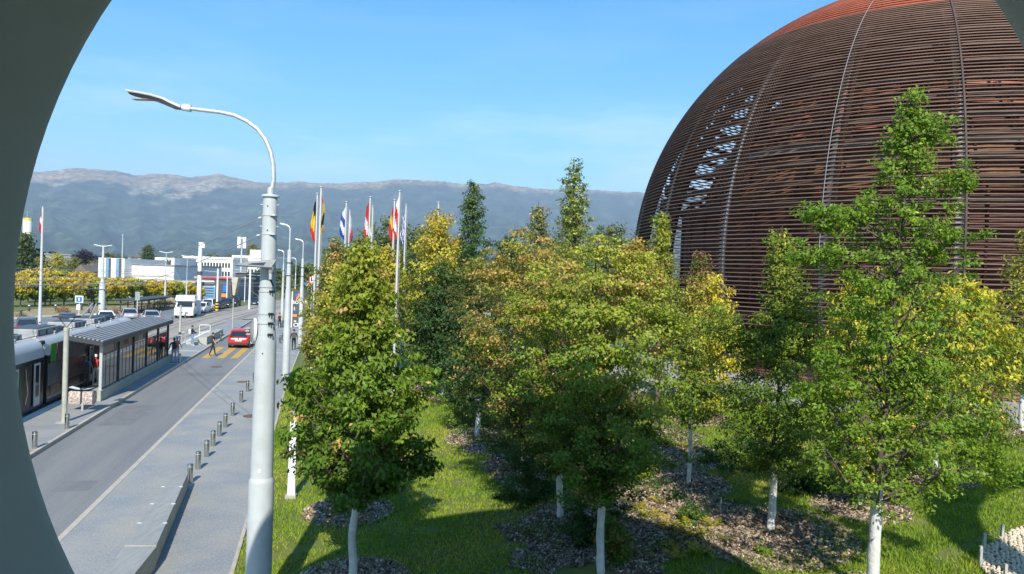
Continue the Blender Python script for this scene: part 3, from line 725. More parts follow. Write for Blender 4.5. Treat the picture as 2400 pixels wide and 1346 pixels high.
tree('tallest tree, an open oak with a bright white trunk in front of the globe', bx('t14'), (1812,2398,205,1150), 'oak',
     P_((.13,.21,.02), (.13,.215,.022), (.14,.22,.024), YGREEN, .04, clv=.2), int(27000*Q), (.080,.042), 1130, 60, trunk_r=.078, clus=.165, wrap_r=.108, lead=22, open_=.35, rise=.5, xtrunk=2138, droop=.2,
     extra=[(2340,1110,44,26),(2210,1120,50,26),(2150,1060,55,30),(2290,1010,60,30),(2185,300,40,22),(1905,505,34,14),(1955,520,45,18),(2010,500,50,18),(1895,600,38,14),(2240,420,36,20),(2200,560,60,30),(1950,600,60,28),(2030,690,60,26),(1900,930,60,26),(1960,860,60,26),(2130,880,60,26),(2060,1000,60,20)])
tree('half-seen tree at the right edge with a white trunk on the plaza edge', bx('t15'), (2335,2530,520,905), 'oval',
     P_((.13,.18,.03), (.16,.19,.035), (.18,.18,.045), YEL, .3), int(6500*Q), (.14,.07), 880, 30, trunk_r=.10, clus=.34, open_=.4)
# trees behind, around the flags and the globe's left foot
def btree(label, x, ybase, crown, prof, pal, n, leaf, Yb, cl=.5, nl=26, **k):
    p = AT(x, 700, Yb); p[2] = float(terr(p[0], p[1])) if p[0]*Nv[0]+p[1]*Nv[1] > -2.5 else 0.0
    return tree(label, p, crown, prof, pal, int(n*Q), leaf, None, nl, clus=cl, trunk_r=.12, wrap=False, **k)
btree('golden yellow tree right of the blue and white striped flag', 1035, 0, (945,1115,488,800), 'oval', P_((.13,.17,.03), (.32,.32,.035), (.40,.33,.045), ORA, .12), 8000, (.17,.11), 41, .45, 34)
btree('yellow-green tree between the flagpoles left of centre', 905, 0, (850,965,570,800), 'oval', P_((.14,.18,.03), (.28,.29,.035), (.34,.31,.04), ORA, .1), 5500, (.17,.11), 44, .42)
btree('green bushy tree at the pavement edge below the two tallest flags', 790, 0, (738,850,560,820), 'oval', P_(GREEN, (.13,.15,.03), (.10,.14,.025), ORA, .35), 7500, (.15,.09), 38, .42, 32)
btree('low yellow-green bush tree where the pavement meets the lawn', 735, 0, (708,800,735,845), 'round', P_((.10,.14,.02), (.18,.19,.03), (.24,.19,.05), ORA, .3), 4500, (.13,.08), 36, .34)
btree('narrow dark green tree with a tall thin top in front of the mountain', 1108, 0, (1072,1146,425,720), 'column', P_(DGREEN, (.05,.10,.025), (.08,.12,.035), None), 5200, (.14,.065), 38.5, .26, 34, lead=16, open_=.2)
btree('tree with a tall thin leader rising above the ridge line', 1352, 0, (1255,1445,372,760), 'leader', P_((.10,.15,.03), (.12,.16,.035), (.13,.17,.05), YGREEN, .15), 4200, (.12,.06), 27, .19, 38, lead=9, open_=.5, xtrunk=1345)
btree('dark green tree behind the central maple, left of the thin leader', 1272, 0, (1195,1330,470,760), 'pyramid', P_(GREEN, (.11,.15,.035), (.15,.17,.05), ORA, .12), 4800, (.18,.10), 48, .45)
btree('broad pale green tree below the tall thin leader, behind the orange crowns', 1335, 0, (1235,1455,468,800), 'pyramid', P_((.12,.17,.03), (.14,.18,.04), (.15,.19,.05), ORA, .12), 9000, (.13,.07), 33, .34, 40)
btree('small green tree behind the orange crowns, left of the dark one', 1195, 0, (1140,1240,545,760), 'oval', P_(DGREEN, (.05,.09,.02), (.06,.10,.03), None), 3800, (.18,.11), 44, .42)
btree('green tree with a spindly top at the left foot of the globe', 1548, 0, (1490,1612,500,760), 'spire', P_(LGREEN, (.20,.22,.035), (.16,.19,.035), YGREEN, .3), 5200, (.11,.06), 30, .28, 32, lead=14, open_=.3)
btree('yellow-green tree between the central maple and the globe', 1490, 0, (1420,1560,555,800), 'oval', P_(LGREEN, (.24,.25,.035), (.34,.26,.05), ORA, .2), 6000, (.12,.08), 29, .32, 32)
btree('brown-tipped thin tree in front of the globe base', 1640, 0, (1578,1705,585,780), 'spire', P_((.14,.12,.04), (.18,.12,.05), (.20,.12,.055), GREEN, .3), 3200, (.12,.05), 31, .30, 24, open_=.5)
for i, (x, cr, Yb, lab) in enumerate(((925,(850,990,505,700),75,'dark green round tree behind the flags, left of the golden tree'), (990,(935,1050,525,700),82,'olive tree peeping out behind the golden tree'),
        (785,(725,850,585,760),80,'olive-green tree behind the two tallest flagpoles'), (745,(690,790,625,780),95,'dim olive tree above the roadside banner'),
        (1215,(1150,1290,560,720),90,'far green tree filling the gap right of the narrow dark tree'), (1430,(1370,1500,520,720),80,'far green tree beside the left edge of the globe'),
        (845,(800,905,545,720),90,'mid green tree seen between the flags'), (1060,(1010,1120,560,720),95,'shadowy tree low behind the golden tree'))):
    btree(lab, x, 0, cr, 'round', P_(DGREEN, (.07,.10,.025), (.11,.13,.035), None), 2600, (.38,.24), Yb, 1.0, 22)
# white wrapped post at the lawn's edge
p = GT(683,1168); t = thing('white_post', 'thick white square post on a small concrete footing at the edge of the lawn', 'post', tuple(p), .1)
MB().box(-.17,.14,-.12,.12,0,.12,'concrete').build('footing', t, bevel=.01)
b = MB(); b.loft([[(x0*k,y0*k,z) for x0,y0 in ((-.10,-.07),(.10,-.07),(.10,.07),(-.10,.07))] for z,k in ((.1,1.1),(1.2,1.0),(2.5,.86))], 'white_paint'); b.build('shaft', t)
MB().box(-.10,.10,-.075,.075,2.5,2.56,'galv').build('cap', t)

# ================================================================== GROUND COVER
def scatter_ok(x, y):
    s = x*Nv[0]+y*Nv[1]; return s > -2.66
# grass blades, thick near the camera and thinner with distance
def grass(nb):
    t = 12+ (rng.random(nb)**1.45)*40; s = edge(t)+.02+rng.random(nb)*31
    x = s*Nv[0]+t*Dv[0]; y = s*Nv[1]+t*Dv[1]
    px_ = IW/2+F*x/y; ok = (px_ > 300) & (px_ < 2650) & (y > 12)
    cx = np.array([p[0] for p in B.values()]); cy = np.array([p[1] for p in B.values()])
    d = np.min(np.hypot(x[:,None]-cx, y[:,None]-cy),axis=1)
    worn = np.sin(x*1.9+np.sin(y*1.3)*2.2)*np.sin(y*1.6-x*.7+1.3); ok &= ~((worn > .80) & (rng.random(nb) < .75))
    ok &= d > (.95+.25*rng.random(nb)); ok &= ~bed_mask(x, y, rng.random(nb)*.3) ; ok &= ~((s > 15.9+(34.3-t)*.9) & (t > 24.5) & (s > 15))
    x, y, s, t = x[ok], y[ok], s[ok], t[ok]; n_ = len(x); z = terr(x, y)
    pat = np.sin(x*1.3+np.sin(y*.9)*2)*.5+np.sin(x*3.1+y*2.3)*.3+np.sin(y*.55-x*.35+1)*.6+rng.normal(0,.35,n_)
    h = (.045+.05*rng.random(n_))*np.where(pat > .9, 1.8, 1)*np.where(rng.random(n_) < .03, 1.7, 1); wd = (.010+.012*rng.random(n_))*(1+np.clip(y-18,0,40)*.035)
    a = rng.random(n_)*6.283; ln = rng.normal(0,.045,(n_,2))
    dx, dy = np.cos(a)*wd, np.sin(a)*wd
    V = np.stack([np.stack([x-dx,y-dy,z-.01],1), np.stack([x+dx,y+dy,z-.01],1), np.stack([x+ln[:,0],y+ln[:,1],z+h],1)],1).reshape(-1,3)
    base = np.array([.29,.39,.030]); yl = np.array([.50,.44,.085]); dk = np.array([.15,.27,.026])
    q = np.clip(pat*.5,-1,1)[:,None]; col = np.where(q > 0, base*(1-q)+dk*q, base*(1+q)-yl*q)*rng.uniform(.75,1.3,(n_,1))
    stuff(raw_mesh('grass', V, np.arange(n_*3).reshape(-1,3), 'blade', np.repeat(col,3,axis=0)))
BED = [GT(*p) for p in ((1180,1235),(1290,1170),(1420,1120),(1450,1050),(1560,1000),(1630,1010),(1665,1080),(1690,1165),(1760,1205),(1890,1235),(1890,1290),(1720,1300),(1640,1300),(1500,1346),(1240,1346))]
BED2 = [GT(*p) for p in ((1050,1015),(1080,985),(1160,1000),(1240,1060),(1300,1120),(1230,1160),(1150,1120),(1130,1070),(1090,1045))]
def inpoly(x, y, P_l):
    r_ = np.zeros(len(x), bool); n_ = len(P_l)
    for i in range(n_):
        x1, y1 = P_l[i][:2]; x2, y2 = P_l[(i+1) % n_][:2]
        c = ((y1 > y) != (y2 > y)) & (x < (x2-x1)*(y-y1)/(y2-y1+1e-12)+x1); r_ ^= c
    return r_
def bed_mask(x, y, j=0):
    jx = x+.25*np.sin(y*3.1)+.12*np.sin(y*7.7+x*3); jy = y+.25*np.sin(x*2.7)+.12*np.sin(x*8.3)
    return inpoly(jx, jy, BED) | inpoly(jx, jy, BED2)
grass(int(420000*Q))
# mulch surfaces a little above the soil
def mulch_patch(name, test, x0, x1, y0, y1, st_=.12):
    xs = np.arange(x0, x1, st_); ys = np.arange(y0, y1, st_); X, Y = np.meshgrid(xs, ys); Z = terr(X, Y)+.012
    mk = test(X.ravel()+st_/2, Y.ravel()+st_/2).reshape(X.shape); idx = np.arange(X.size).reshape(X.shape)
    Fq = np.stack([idx[:-1,:-1],idx[:-1,1:],idx[1:,1:],idx[1:,:-1]],-1)[mk[:-1,:-1]]
    V = np.stack([X,Y,Z],-1).reshape(-1,3); used = np.unique(Fq); mp_ = -np.ones(len(V),int); mp_[used] = np.arange(len(used))
    return struct(raw_mesh(name, V[used], mp_[Fq.reshape(-1,4)], 'mulch'))
allb = np.array(BED+BED2)
mulch_patch('mulch_bed', lambda x, y: bed_mask(x, y), allb[:,0].min()-1, allb[:,0].max()+1, allb[:,1].min()-1, allb[:,1].max()+1)
MR = {}
for k, p in B.items():
    if k in ('t3','t4'): continue
    MR[k] = 1.12 if k != 't11' else 1.75
    mulch_patch('mulch_ring', lambda x, y, p=p, r_=MR[k]: np.hypot(x-p[0], (y-p[1])) < r_*(1+.08*np.sin(np.arctan2(y-p[1], x-p[0])*3+p[0])), p[0]-2.2, p[0]+2.2, p[1]-2.2, p[1]+2.2)
def chips(nc):
    xs, ys = [], []
    n1 = int(nc*.5); x = rng.uniform(allb[:,0].min(), allb[:,0].max(), n1*3); y = rng.uniform(allb[:,1].min(), allb[:,1].max(), n1*3)
    k = bed_mask(x, y); xs.append(x[k][:n1]); ys.append(y[k][:n1])
    for kk, r_ in MR.items():
        p = B[kk]; m_ = int(nc*.5/len(MR)*(r_/1.1)**2); a = rng.random(m_)*6.283; rr = r_*1.12*rng.random(m_)**.5
        xs.append(p[0]+np.cos(a)*rr); ys.append(p[1]+np.sin(a)*rr)
    x = np.concatenate(xs); y = np.concatenate(ys); n_ = len(x); z = terr(x, y)+.02+.02*rng.random(n_)
    a = rng.random(n_)*6.283; l = .018+.035*rng.random(n_); w_ = l*rng.uniform(.3,.6,n_); tl = rng.normal(0,.4,(n_,2))
    u = np.stack([np.cos(a)*l, np.sin(a)*l, tl[:,0]*l],1); v = np.stack([-np.sin(a)*w_, np.cos(a)*w_, tl[:,1]*w_],1); c = np.stack([x,y,z],1)
    V = np.stack([c-u-v,c+u-v,c+u+v,c-u+v],1).reshape(-1,3)
    pal = np.array([[.36,.27,.18],[.48,.38,.28],[.21,.145,.10],[.11,.075,.05],[.58,.48,.36]]); col = pal[rng.choice(5,n_,p=[.3,.24,.22,.14,.10])]*rng.uniform(.7,1.2,(n_,1))
    stuff(raw_mesh('wood_chips', V, np.arange(n_*4).reshape(-1,4), 'chip', np.repeat(col,4,axis=0)))
chips(int(90000*Q))
def cover(n_):
    x = rng.uniform(allb[:,0].min(), allb[:,0].max()+3, n_*4); y = rng.uniform(allb[:,1].min()-1, allb[:,1].max(), n_*4)
    pat = np.sin(x*2.1+np.sin(y*1.7)*1.5)+np.sin(y*2.9-x*1.1)*.7+np.sin(x*5.3+y*4.1)*.4
    far = y > G(1500,1120)[1]
    k = bed_mask(x, y) & ((pat > .75) | (far & (pat > -.35))); x, y = x[k][:n_], y[k][:n_]; m_ = len(x)
    z = terr(x, y)+rng.random(m_)**1.5*.28+.02; pos = np.stack([x,y,z],1); up = rng.normal(0,.5,(m_,3)); up[:,2] = 1; up /= np.linalg.norm(up,axis=1)[:,None]
    c = np.array([[.06,.13,.02],[.10,.18,.025],[.035,.085,.02],[.20,.23,.03]])[rng.integers(0,4,m_)]*rng.uniform(.7,1.3,(m_,1))
    stuff(leafmesh('ground_cover', pos, up, .075, .045, c, None, .1))
cover(int(15000*Q))
# ferns
def fern(label, x, y, size, cols, nf=9, up=.75):
    p = GT(x, y); th = thing('fern', label, 'fern', tuple(p), random.random()*6, 'ferns and seedlings in the mulch bed')
    for k in range(nf):
        a = 6.283*k/nf+random.uniform(-.3,.3); L = size*random.uniform(.7,1.1); V = []; ns = 11
        c0 = random.choice(cols); b = []
        for i in range(ns):
            f = i/(ns-1); r_ = L*.75*f; z = L*up*(f-.55*f*f)*1.25; cx = Vector((math.cos(a)*r_, math.sin(a)*r_, z)); sd = Vector((-math.sin(a), math.cos(a), 0))
            w_ = L*.20*math.sin(math.pi*min(1,(f*.88+.12)))**.8
            d = Vector((math.cos(a)*L*.09, math.sin(a)*L*.09, .01))
            for sg_ in (-1, 1): b += [cx, cx+sd*w_*sg_+d*1.2+Vector((0,0,-.02)), cx+sd*w_*.2*sg_+d*.95, cx+d*.35]
        V = np.array([tuple(q) for q in b]); cc_ = np.repeat((np.array(c0)*np.random.uniform(.75,1.2,(len(V)//4,1))),4,axis=0)
        raw_mesh('frond', V, np.arange(len(V)).reshape(-1,4), 'leaf', cc_, th)
FY = [(.52,.44,.03),(.46,.42,.03),(.60,.42,.05)]; FG = [(.10,.17,.025),(.16,.21,.03)]
fl = [(1495,1195,.55,FY,'yellow fern beside the central white trunk, farthest left of the ferns'),(1545,1180,.42,FG+FY,'yellow-green fern at the shade edge of the bed'),(1525,1215,.5,FY,'yellow fern with upright fronds left of the bed middle'),
      (1560,1240,.6,FY,'tall yellow fern in the sunny middle of the bed'),(1600,1215,.5,FY,'yellow fern behind the largest fern'),(1622,1258,.75,FY,'largest yellow-orange fern in the bed'),(1672,1235,.45,FY,'single yellow fern near the dark green clump'),
      (1575,1290,.4,FY,'pale fern on bare mulch near the shadow edge'),(1640,1300,.5,FY,'flat golden fern at the lower edge of the bed'),(1585,1310,.4,FY,'golden fern nearest the camera, on the shadow line'),
      (1480,1130,.5,FG,'green fern below the maple crown'),(1510,1105,.5,FG+FY,'light fern beneath the maple branches'),(1700,1270,.35,FG,'small green seedling at the right of the bed'),(1540,1140,.5,FG,'green fern in half shade right of the maple'),
      (1655,1085,.55,FG,'green fern behind the slender young tree'),(1600,1050,.5,FY,'yellow fern far back near the plaza'),(1700,1120,.45,FG,'green fern in the shade right of the slender tree'),(1740,1185,.35,FG,'low green fern at the foot of the mound')]
for (x, y, s_, cl_, lb) in fl: fern(lb, x, y, s_*.95, cl_)
# shrubs
def shrub(label, x, y, crown, pal, n, leaf=(.075,.05), cl=.18, cat='shrub'):
    p = GT(x, y); t = tree(label, p, crown, 'round', pal, int(n*Q), leaf, None, 16, cat=cat, name='shrub', trunk_r=.03, clus=cl, wrap=False); return t
shrub('dark shrub in shade between the two central white trunks', 1385, 1275, (1310,1480,1120,1300), P_(DGREEN, (.035,.075,.018), GREEN, None), 3800)
shrub('dark shrub left of the shaded white trunk', 1255, 1175, (1150,1320,1010,1200), P_(DGREEN, DGREEN, GREEN, None), 4200)
shrub('low leafy shrub at the foot of the central white trunk', 1445, 1310, (1395,1490,1220,1330), P_(DGREEN, GREEN, GREEN, BRN, .2), 1800)
shrub('bright green shrub on the lawn left of the mulch circle', 1085, 1000, (1020,1140,890,1010), P_(DGREEN, LGREEN, (.15,.22,.03), None), 3400)
shrub('broad low shrub behind the fern bed', 1730, 1090, (1660,1860,1015,1120), P_(DGREEN, DGREEN, GREEN, None), 3400)
shrub('dark green leafy clump among the ferns', 1615, 1225, (1590,1660,1180,1232), P_(DGREEN, GREEN, (.05,.12,.02), None), 1000, (.06,.04), .1)
shrub('sunlit green shrub right of the central maple', 1490, 1120, (1440,1545,1040,1160), P_(GREEN, LGREEN, LGREEN, YGREEN, .2), 2400)
shrub('low weed clump in the grass in front of the mulch mound', 1790, 1300, (1768,1815,1278,1305), P_(GREEN, LGREEN, LGREEN, None), 420, (.06,.03), .08)
shrub('shrub at the plaza edge below the right-hand trees', 2330, 1040, (2270,2400,960,1050), P_(GREEN, (.10,.14,.03), (.16,.16,.04), BRN, .2), 2400, (.09,.05))
shrub('shaded shrub under the dark trees at the lawn gap', 1060, 950, (1000,1120,880,960), P_(DGREEN, DGREEN, GREEN, None), 1900, (.10,.06))
shrub('yellow-green shrub between plaza and ferns', 1590, 965, (1540,1660,890,985), P_(GREEN, LGREEN, YGREEN, None), 2400, (.09,.05))
shrub('low shrub carpet in shade right of the slender trunk', 1890, 1150, (1820,1960,1080,1165), P_(DGREEN, DGREEN, GREEN, None), 2400)
# thin stakes
for (x, y, y2, lb) in ((1452,1308,1272,'thin pale stake in the mulch right of the central trunk'),(1688,1212,1182,'thin pale stake right of the dark green clump'),(1875,1083,1053,'thin stake on the grass right of the globe-side tree')):
    p = GT(x, y); o = MB().tube([(0,0,0),(0.01,0,.5)], .012, 'post_grey', 6).build('stake'); o.location = tuple(p); tag(o, lb, 'stake')

# stone bank with posts at the lower right
sb = thing('stone_bank', 'low bank of pale rough stones at the lower right corner of the lawn', 'stone bank', tuple(GT(2340,1346)), 0)
sp = sb.location; sts = []
b0 = MB(); stm = []
for k in range(6):
    bm = bmesh.new(); bmesh.ops.create_icosphere(bm, subdivisions=1, radius=.5)
    for v in bm.verts: v.co = Vector((v.co.x*random.uniform(.8,1.15), v.co.y*random.uniform(.7,1.1), v.co.z*random.uniform(.6,1)))
    me = bpy.data.meshes.new('stone'); bm.to_mesh(me); bm.free(); me.materials.append(MT['stone']); stm.append(me)
pol = [GT(*q) for q in ((2296,1300),(2350,1268),(2400,1250),(2600,1190),(2800,1330),(2700,1500),(2420,1560),(2330,1420))]
cnt = 0
gx = np.arange(-3.2, 5, .10)
for ix, x in enumerate(gx):
    for iy, y in enumerate(gx):
        wx = sp.x+x+(.06 if iy % 2 else 0)+random.uniform(-.02,.02); wy = sp.y+y*.8+random.uniform(-.02,.02)
        if not inpoly(np.array([wx]), np.array([wy]), pol)[0]: continue
        q = PX((wx, wy, float(terr(wx, wy))))
        if q[0] > 2440 or q[1] > 1400: continue
        o = bpy.data.objects.new('stone', random.choice(stm)); C.objects.link(o); o.parent = sb
        o.location = (wx-sp.x, wy-sp.y, float(terr(wx, wy))-sp.z+.04+random.uniform(0,.03)+.12*min(1,max(0,(q[0]-2296)/80))); o.scale = (random.uniform(.09,.17), random.uniform(.07,.12), random.uniform(.06,.11))
        o.rotation_euler = (random.uniform(-.4,.4), random.uniform(-.4,.4), random.uniform(-1.5,1.5)); cnt += 1
b = MB(); b.prism([(p[0]-sp.x, p[1]-sp.y) for p in pol], -.3, .06, 'mulch'); b.build('core', sb)
print('stones', cnt)
wf = thing('wire_fence', 'little fence of grey square posts and thin wires beside the stone bank', 'fence', tuple(GT(2297,1330)), 0)
pp = []
for (x, y, yt) in ((2297,1330,1280),(2306,1298,1250),(2348,1272,1229),(2355,1375,1322)):
    p = GT(x, y); h_ = AT(x, yt, p[1])[2]-p[2]; l = Vector(p)-wf.location
    MB().box(l.x-.028,l.x+.028,l.y-.028,l.y+.028,l.z-.05,l.z+h_,'post_grey').build('post', wf); pp.append((l, h_))
for a, c in ((1,2),(0,1),(0,3)):
    for f in (.35,.85): MB().tube([pp[a][0]+Vector((0,0,pp[a][1]*f)), pp[c][0]+Vector((0,0,pp[c][1]*f))], .004, 'wire', 4).build('fence_wire', wf)
# ================================================================== STREET
def stz(x, y, s):
    """where the sight line through a pixel meets the upright plane s = const: (t, z)"""
    d = ray(x, y); k = s/(d[0]*Nv[0]+d[1]*Nv[1]); p = np.array([0,0,CH])+d*k
    return float(p[0]*Dv[0]+p[1]*Dv[1]), float(p[2])
# ---- bollards
bol = thing('bollard', 'x', 'bollard', (0,0,0), 0)
MB().lathe([(.085,0),(.085,.56),(.078,.588),(.05,.600),(.001,.603)], 'steel', 20).build('shaft', bol, smooth=True)
MB().lathe([(.0862,.50),(.0868,.505),(.0868,.512),(.0862,.517)], 'galv', 20).build('band', bol)
GB = 'steel bollards along the pavement'
ords = ['bollard behind the far end of the long grey bench','second steel bollard beyond the bench end','third steel bollard beyond the bench end','fourth steel bollard beyond the bench end','fifth steel bollard beyond the bench end','sixth steel bollard, level with the red-brown manhole','seventh steel bollard beyond the bench end','eighth steel bollard, third before the grey lamp post hides the row','ninth steel bollard beyond the bench, second from the lamp post','tenth steel bollard, touching the outline of the grey lamp post']
first = True
def put_bol(p, label, sc_=None):
    global first
    if first: bol.location = p; bol['label'] = label; bol['group'] = GB; first = False; o = bol
    else: o = dup(bol, p, 0, label, GB)
    if sc_: o.scale = (sc_,)*3
for i, (x, y) in enumerate(((445,1132),(464,1100),(484,1071),(499,1046),(514,1023),(528,1002),(545,975),(565,944),(580,918),(596,897))):
    p = G(x, y, .05); put_bol((p[0],p[1],.05), 'polished '+ords[i])
for (x, y, lb) in ((81,1051,'steel bollard at the left rim on the tram platform'),(157,1005,'steel bollard in front of the slim platform pole'),(421,849,'short steel bollard right of the man in the dark jacket'),(517,796,'steel bollard at the end of the concrete wedge wall')):
    p = G(x, y, .14); put_bol((p[0],p[1],.14), lb)
for (x, y, lb) in ((361,765,'nearest bollard of the row before the tram tracks, left end'),(403,755,'bollard in front of the white camper van, left of two'),(421,752,'bollard in front of the camper van, right of two'),(434,748,'bollard under the right side of the camper van'),(442,744,'bollard right of the camper van'),(370,742,'pale bollard left of the camper van'),(376,742,'pale bollard beside the camper van, nearer of the left pair'),
        (656,806,'bollard on the far pavement beside the second lamp post'),(660,800,'second small bollard on the far pavement behind the lamp posts'),(664,794,'third small bollard on the far pavement behind the lamp posts')):
    p = G(x, y, .02); put_bol((p[0],p[1],.02), lb, 1.25)
# ---- long concrete bench
bt = thing('concrete_bench', 'long low grey concrete bench running beside the pavement bollards, in five slabs', 'bench', tuple(G(420,1150,.05)), 0)
bl = bt.location
def q4(pxs, zt, name, m_top, m_side, par, org, zb=.05):
    P4 = [G(x, y, zt) for x, y in pxs]; b = MB()
    vs = [(p[0]-org[0], p[1]-org[1], zb-org[2]) for p in P4]+[(p[0]-org[0], p[1]-org[1], zt-org[2]) for p in P4]
    b.add(vs, [(4,5,6,7)], m_top); b.add(vs, [(0,4,7,3),(1,2,6,5),(0,1,5,4),(2,3,7,6),(3,2,1,0)], m_side)
    return b.build(name, par, bevel=.006)
LX = lambda y: 402+(291-402)*(y-1108)/(1279-1108); RX = lambda y: 441+(366-441)*(y-1108)/(1279-1108)
ys = [1108,1141,1181,1226,1278.5]
for a, c in zip(ys[:-1], ys[1:]):
    q4(((LX(a),a+.15),(LX(c),c-.15),(RX(c),c-.15),(RX(a),a+.15)), .54, 'slab', 'concrete_top', 'concrete', bt, bl)
q4(((290,1281),(190,1420),(255,1420),(367,1281)), .53, 'slab', 'concrete_top', 'concrete', bt, bl)
for y in ys[1:-1]:
    for X_ in (LX(y)+2, RX(y)-2):
        p = G(X_, y, .545); MB().box(p[0]-bl[0]-.05,p[0]-bl[0]+.05,p[1]-bl[1]-.02,p[1]-bl[1]+.02,.542-bl[2],.549-bl[2],'white_paint').build('clip', bt)
# ---- concrete wedge wall + blocks on the platform island
ww = thing('concrete_wall', 'low concrete wedge wall on the platform, behind the man in black', 'wall', tuple(G(474,808,.14)), ROAD_ROT)
MB().loft([[(-.35,0,0),(.35,0,0),(.35,0,.62),(-.35,0,.62)],[(-.3,9.5,0),(.3,9.5,0),(.3,9.5,.55),(-.3,9.5,.55)]], 'concrete').build('block', ww)
MB().box(-1.3,-.36,.1,1.4,0,.18,'concrete').build('ledge', ww)
p = G(605,905,.05); o = MB().box(-.2,.3,-.8,.8,0,.5,'concrete').build('concrete_block', bevel=.02); o.location=(p[0]-.1,p[1]+1,.05); o.rotation_euler=(0,0,ROAD_ROT); tag(o,'pale concrete block half hidden behind the big lamp post','block')
# white tube frame + hoops
def hoop(px0, px1, yb, yt, label, name='hoop_rail', z=.14, bar=None, m='lamp_white', r_=.03):
    a = G(px0, yb, z); c = G(px1, yb, z); h_ = AT(px0, yt, a[1])[2]-z; t = thing(name, label, 'railing', tuple(a)); d = Vector(c)-Vector(a); d.z = 0
    MB().tube([(0,0,0),(0,0,h_-.1),d*.06+Vector((0,0,h_)),d*.94+Vector((0,0,h_)),d+Vector((0,0,h_-.1)),d], r_, m, 8).build('frame', t, smooth=True)
    if bar: MB().tube([Vector((0,0,h_*bar)), d+Vector((0,0,h_*bar))], r_*.9, m, 8).build('crossbar', t)
hoop(467, 492, 788, 762, 'white tubular railing frame on the platform left of the red car', bar=.35)
hoop(425, 434, 804, 779, 'galvanised hoop rail behind the slim platform pole', m='galv', r_=.035)
hoop(418, 424, 812, 786, 'galvanised hoop rail beside the shelter end', m='galv', r_=.035)
# ---- slim platform poles
for (x, y, yt, r_, lb) in ((150,990,768,.10,'slim beige pole on the tram platform in front of the shelter'),(421,808,716,.085,'slim beige pole beyond the shelter, right of the man in the dark jacket'),(545,770,700,.06,'slim white pole on the island before the red car')):
    p = G(x, y, .14); h_ = AT(x+4, yt, p[1])[2]-.14; t = thing('platform_pole', lb, 'pole', tuple(p))
    MB().lathe([(r_*1.08,0),(r_*1.02,.1),(r_,h_-.15)], 'post_grey' if 0 else 'concrete', 14).build('shaft', t, smooth=True)
    MB().lathe([(r_*1.1,h_-.15),(r_*1.1,h_-.03),(r_*.8,h_),(.001,h_+.01)], 'concrete', 14).build('cap', t)
    if x == 150: MB().lathe([(.32,-.0),(.32,.012),(.001,.013)], 'concrete', 20).build('foot_plate', t)
    if x == 150:
        MB().box(-.42,.42,-.3,.3,h_+.42,h_+.48,'dark_metal').build('light_panel', t)
        for sx in (-.35,.35): MB().tube([(0,0,h_),(sx,0,h_+.43)], .015, 'dark_metal', 5).build('strut', t)
    if x == 421: MB().lathe([(r_*1.3,0),(r_*1.3,1.0),(r_,1.05)], 'dark_metal', 14).build('sleeve', t)

# ---- litter bins
p = G(193,962,.14); lt = thing('litter_bin', 'two hanging clear rubbish bags under white curved lids by the shelter wall', 'litter bin', tuple(p), ROAD_ROT*.6)
MB().tube([(0,0,0),(0,0,.35)], .05, 'galv', 8).build('foot', lt)
for sx in (-1, 1):
    b = MB(); w_ = .24
    b.loft([[(sx*.28+w_*k*cx, w_*.7*k*cy, z) for cx, cy in ((-1,-1),(0,-1.08),(1,-1),(1,1),(0,1.08),(-1,1))] for z, k in ((.28,.75),(.36,.97),(.55,1.02),(.80,1.0),(.86,.94))], 'litter')
    b.build('bag', lt, smooth=True)
    pts = []; b = MB(); rows = []
    for i in range(6):
        f = i/5; rows.append([(sx*(.04+.48*f), yy, .93+.10*f*f+.02) for yy in (-.2,-.1,0,.1,.2)])
    V_ = [q for r0 in rows for q in r0]; F_ = [(i*5+j,i*5+j+1,(i+1)*5+j+1,(i+1)*5+j) for i in range(5) for j in range(4)]
    b.add(V_, F_, 'lamp_white'); b.build('lid', lt)
MB().tube([(-.5,0,.87),(.5,0,.87)], .02, 'dark_metal', 6).build('rack', lt)
MB().tube([(.12*math.cos(a),.12*math.sin(a),.97) for a in np.linspace(0,6.28,13)], .02, 'dark_metal', 5).build('ring', lt)

# ---- tram shelter
SH0, SH1 = 38.75, 53.2
sx0 = -10.75
sh = thing('tram_shelter', 'tram stop shelter with grey ribbed roof and glazed wall on a concrete plinth', 'shelter', tuple(W(sx0, SH0, .14)), ROAD_ROT)
L_ = SH1-SH0
MB().box(-.32,.12,-.3,L_+.9,0,.50,'concrete').build('plinth', sh, bevel=.015)
zr, zl = 2.72, 2.98
# roof: ribs running along its length
b = MB(); nrib = 8; Wd = 1.5
for i in range(nrib):
    x0 = .22-Wd*i/nrib; x1 = .22-Wd*(i+.6)/nrib; x2 = .22-Wd*(i+1)/nrib
    zz = lambda x: zr+(.22-x)/Wd*(zl-zr)
    MB().loft([[(x0,yy,zz(x0)+.10),(x0-.01,yy,zz(x0)+.19),(x1+.01,yy,zz(x1)+.19),(x1,yy,zz(x1)+.10),(x1,yy,zz(x1)+.06),(x0,yy,zz(x0)+.06)] for yy in (-.55,L_+.3)], 'grey_roof').build('roof_rib', sh)
MB().loft([[(.20,yy,zr+.02),(.20,yy,zr+.07),(.20-Wd,yy,zl+.07),(.20-Wd,yy,zl+.02)] for yy in (-.55,L_+.3)], 'roof_gap_shade').build('roof_panel', sh)  # near-black colour stands for the shade between the roof ribs
MB().box(.205,.26,-.57,L_+.32,zr-.08,zr+.13,'dark_metal').build('fascia', sh)
MB().bar((.24,-.58,zr+.04),(.22-Wd,-.58,zl+.04),.05,.2,'dark_metal').build('fascia', sh)
nb = 5; bay = L_/nb
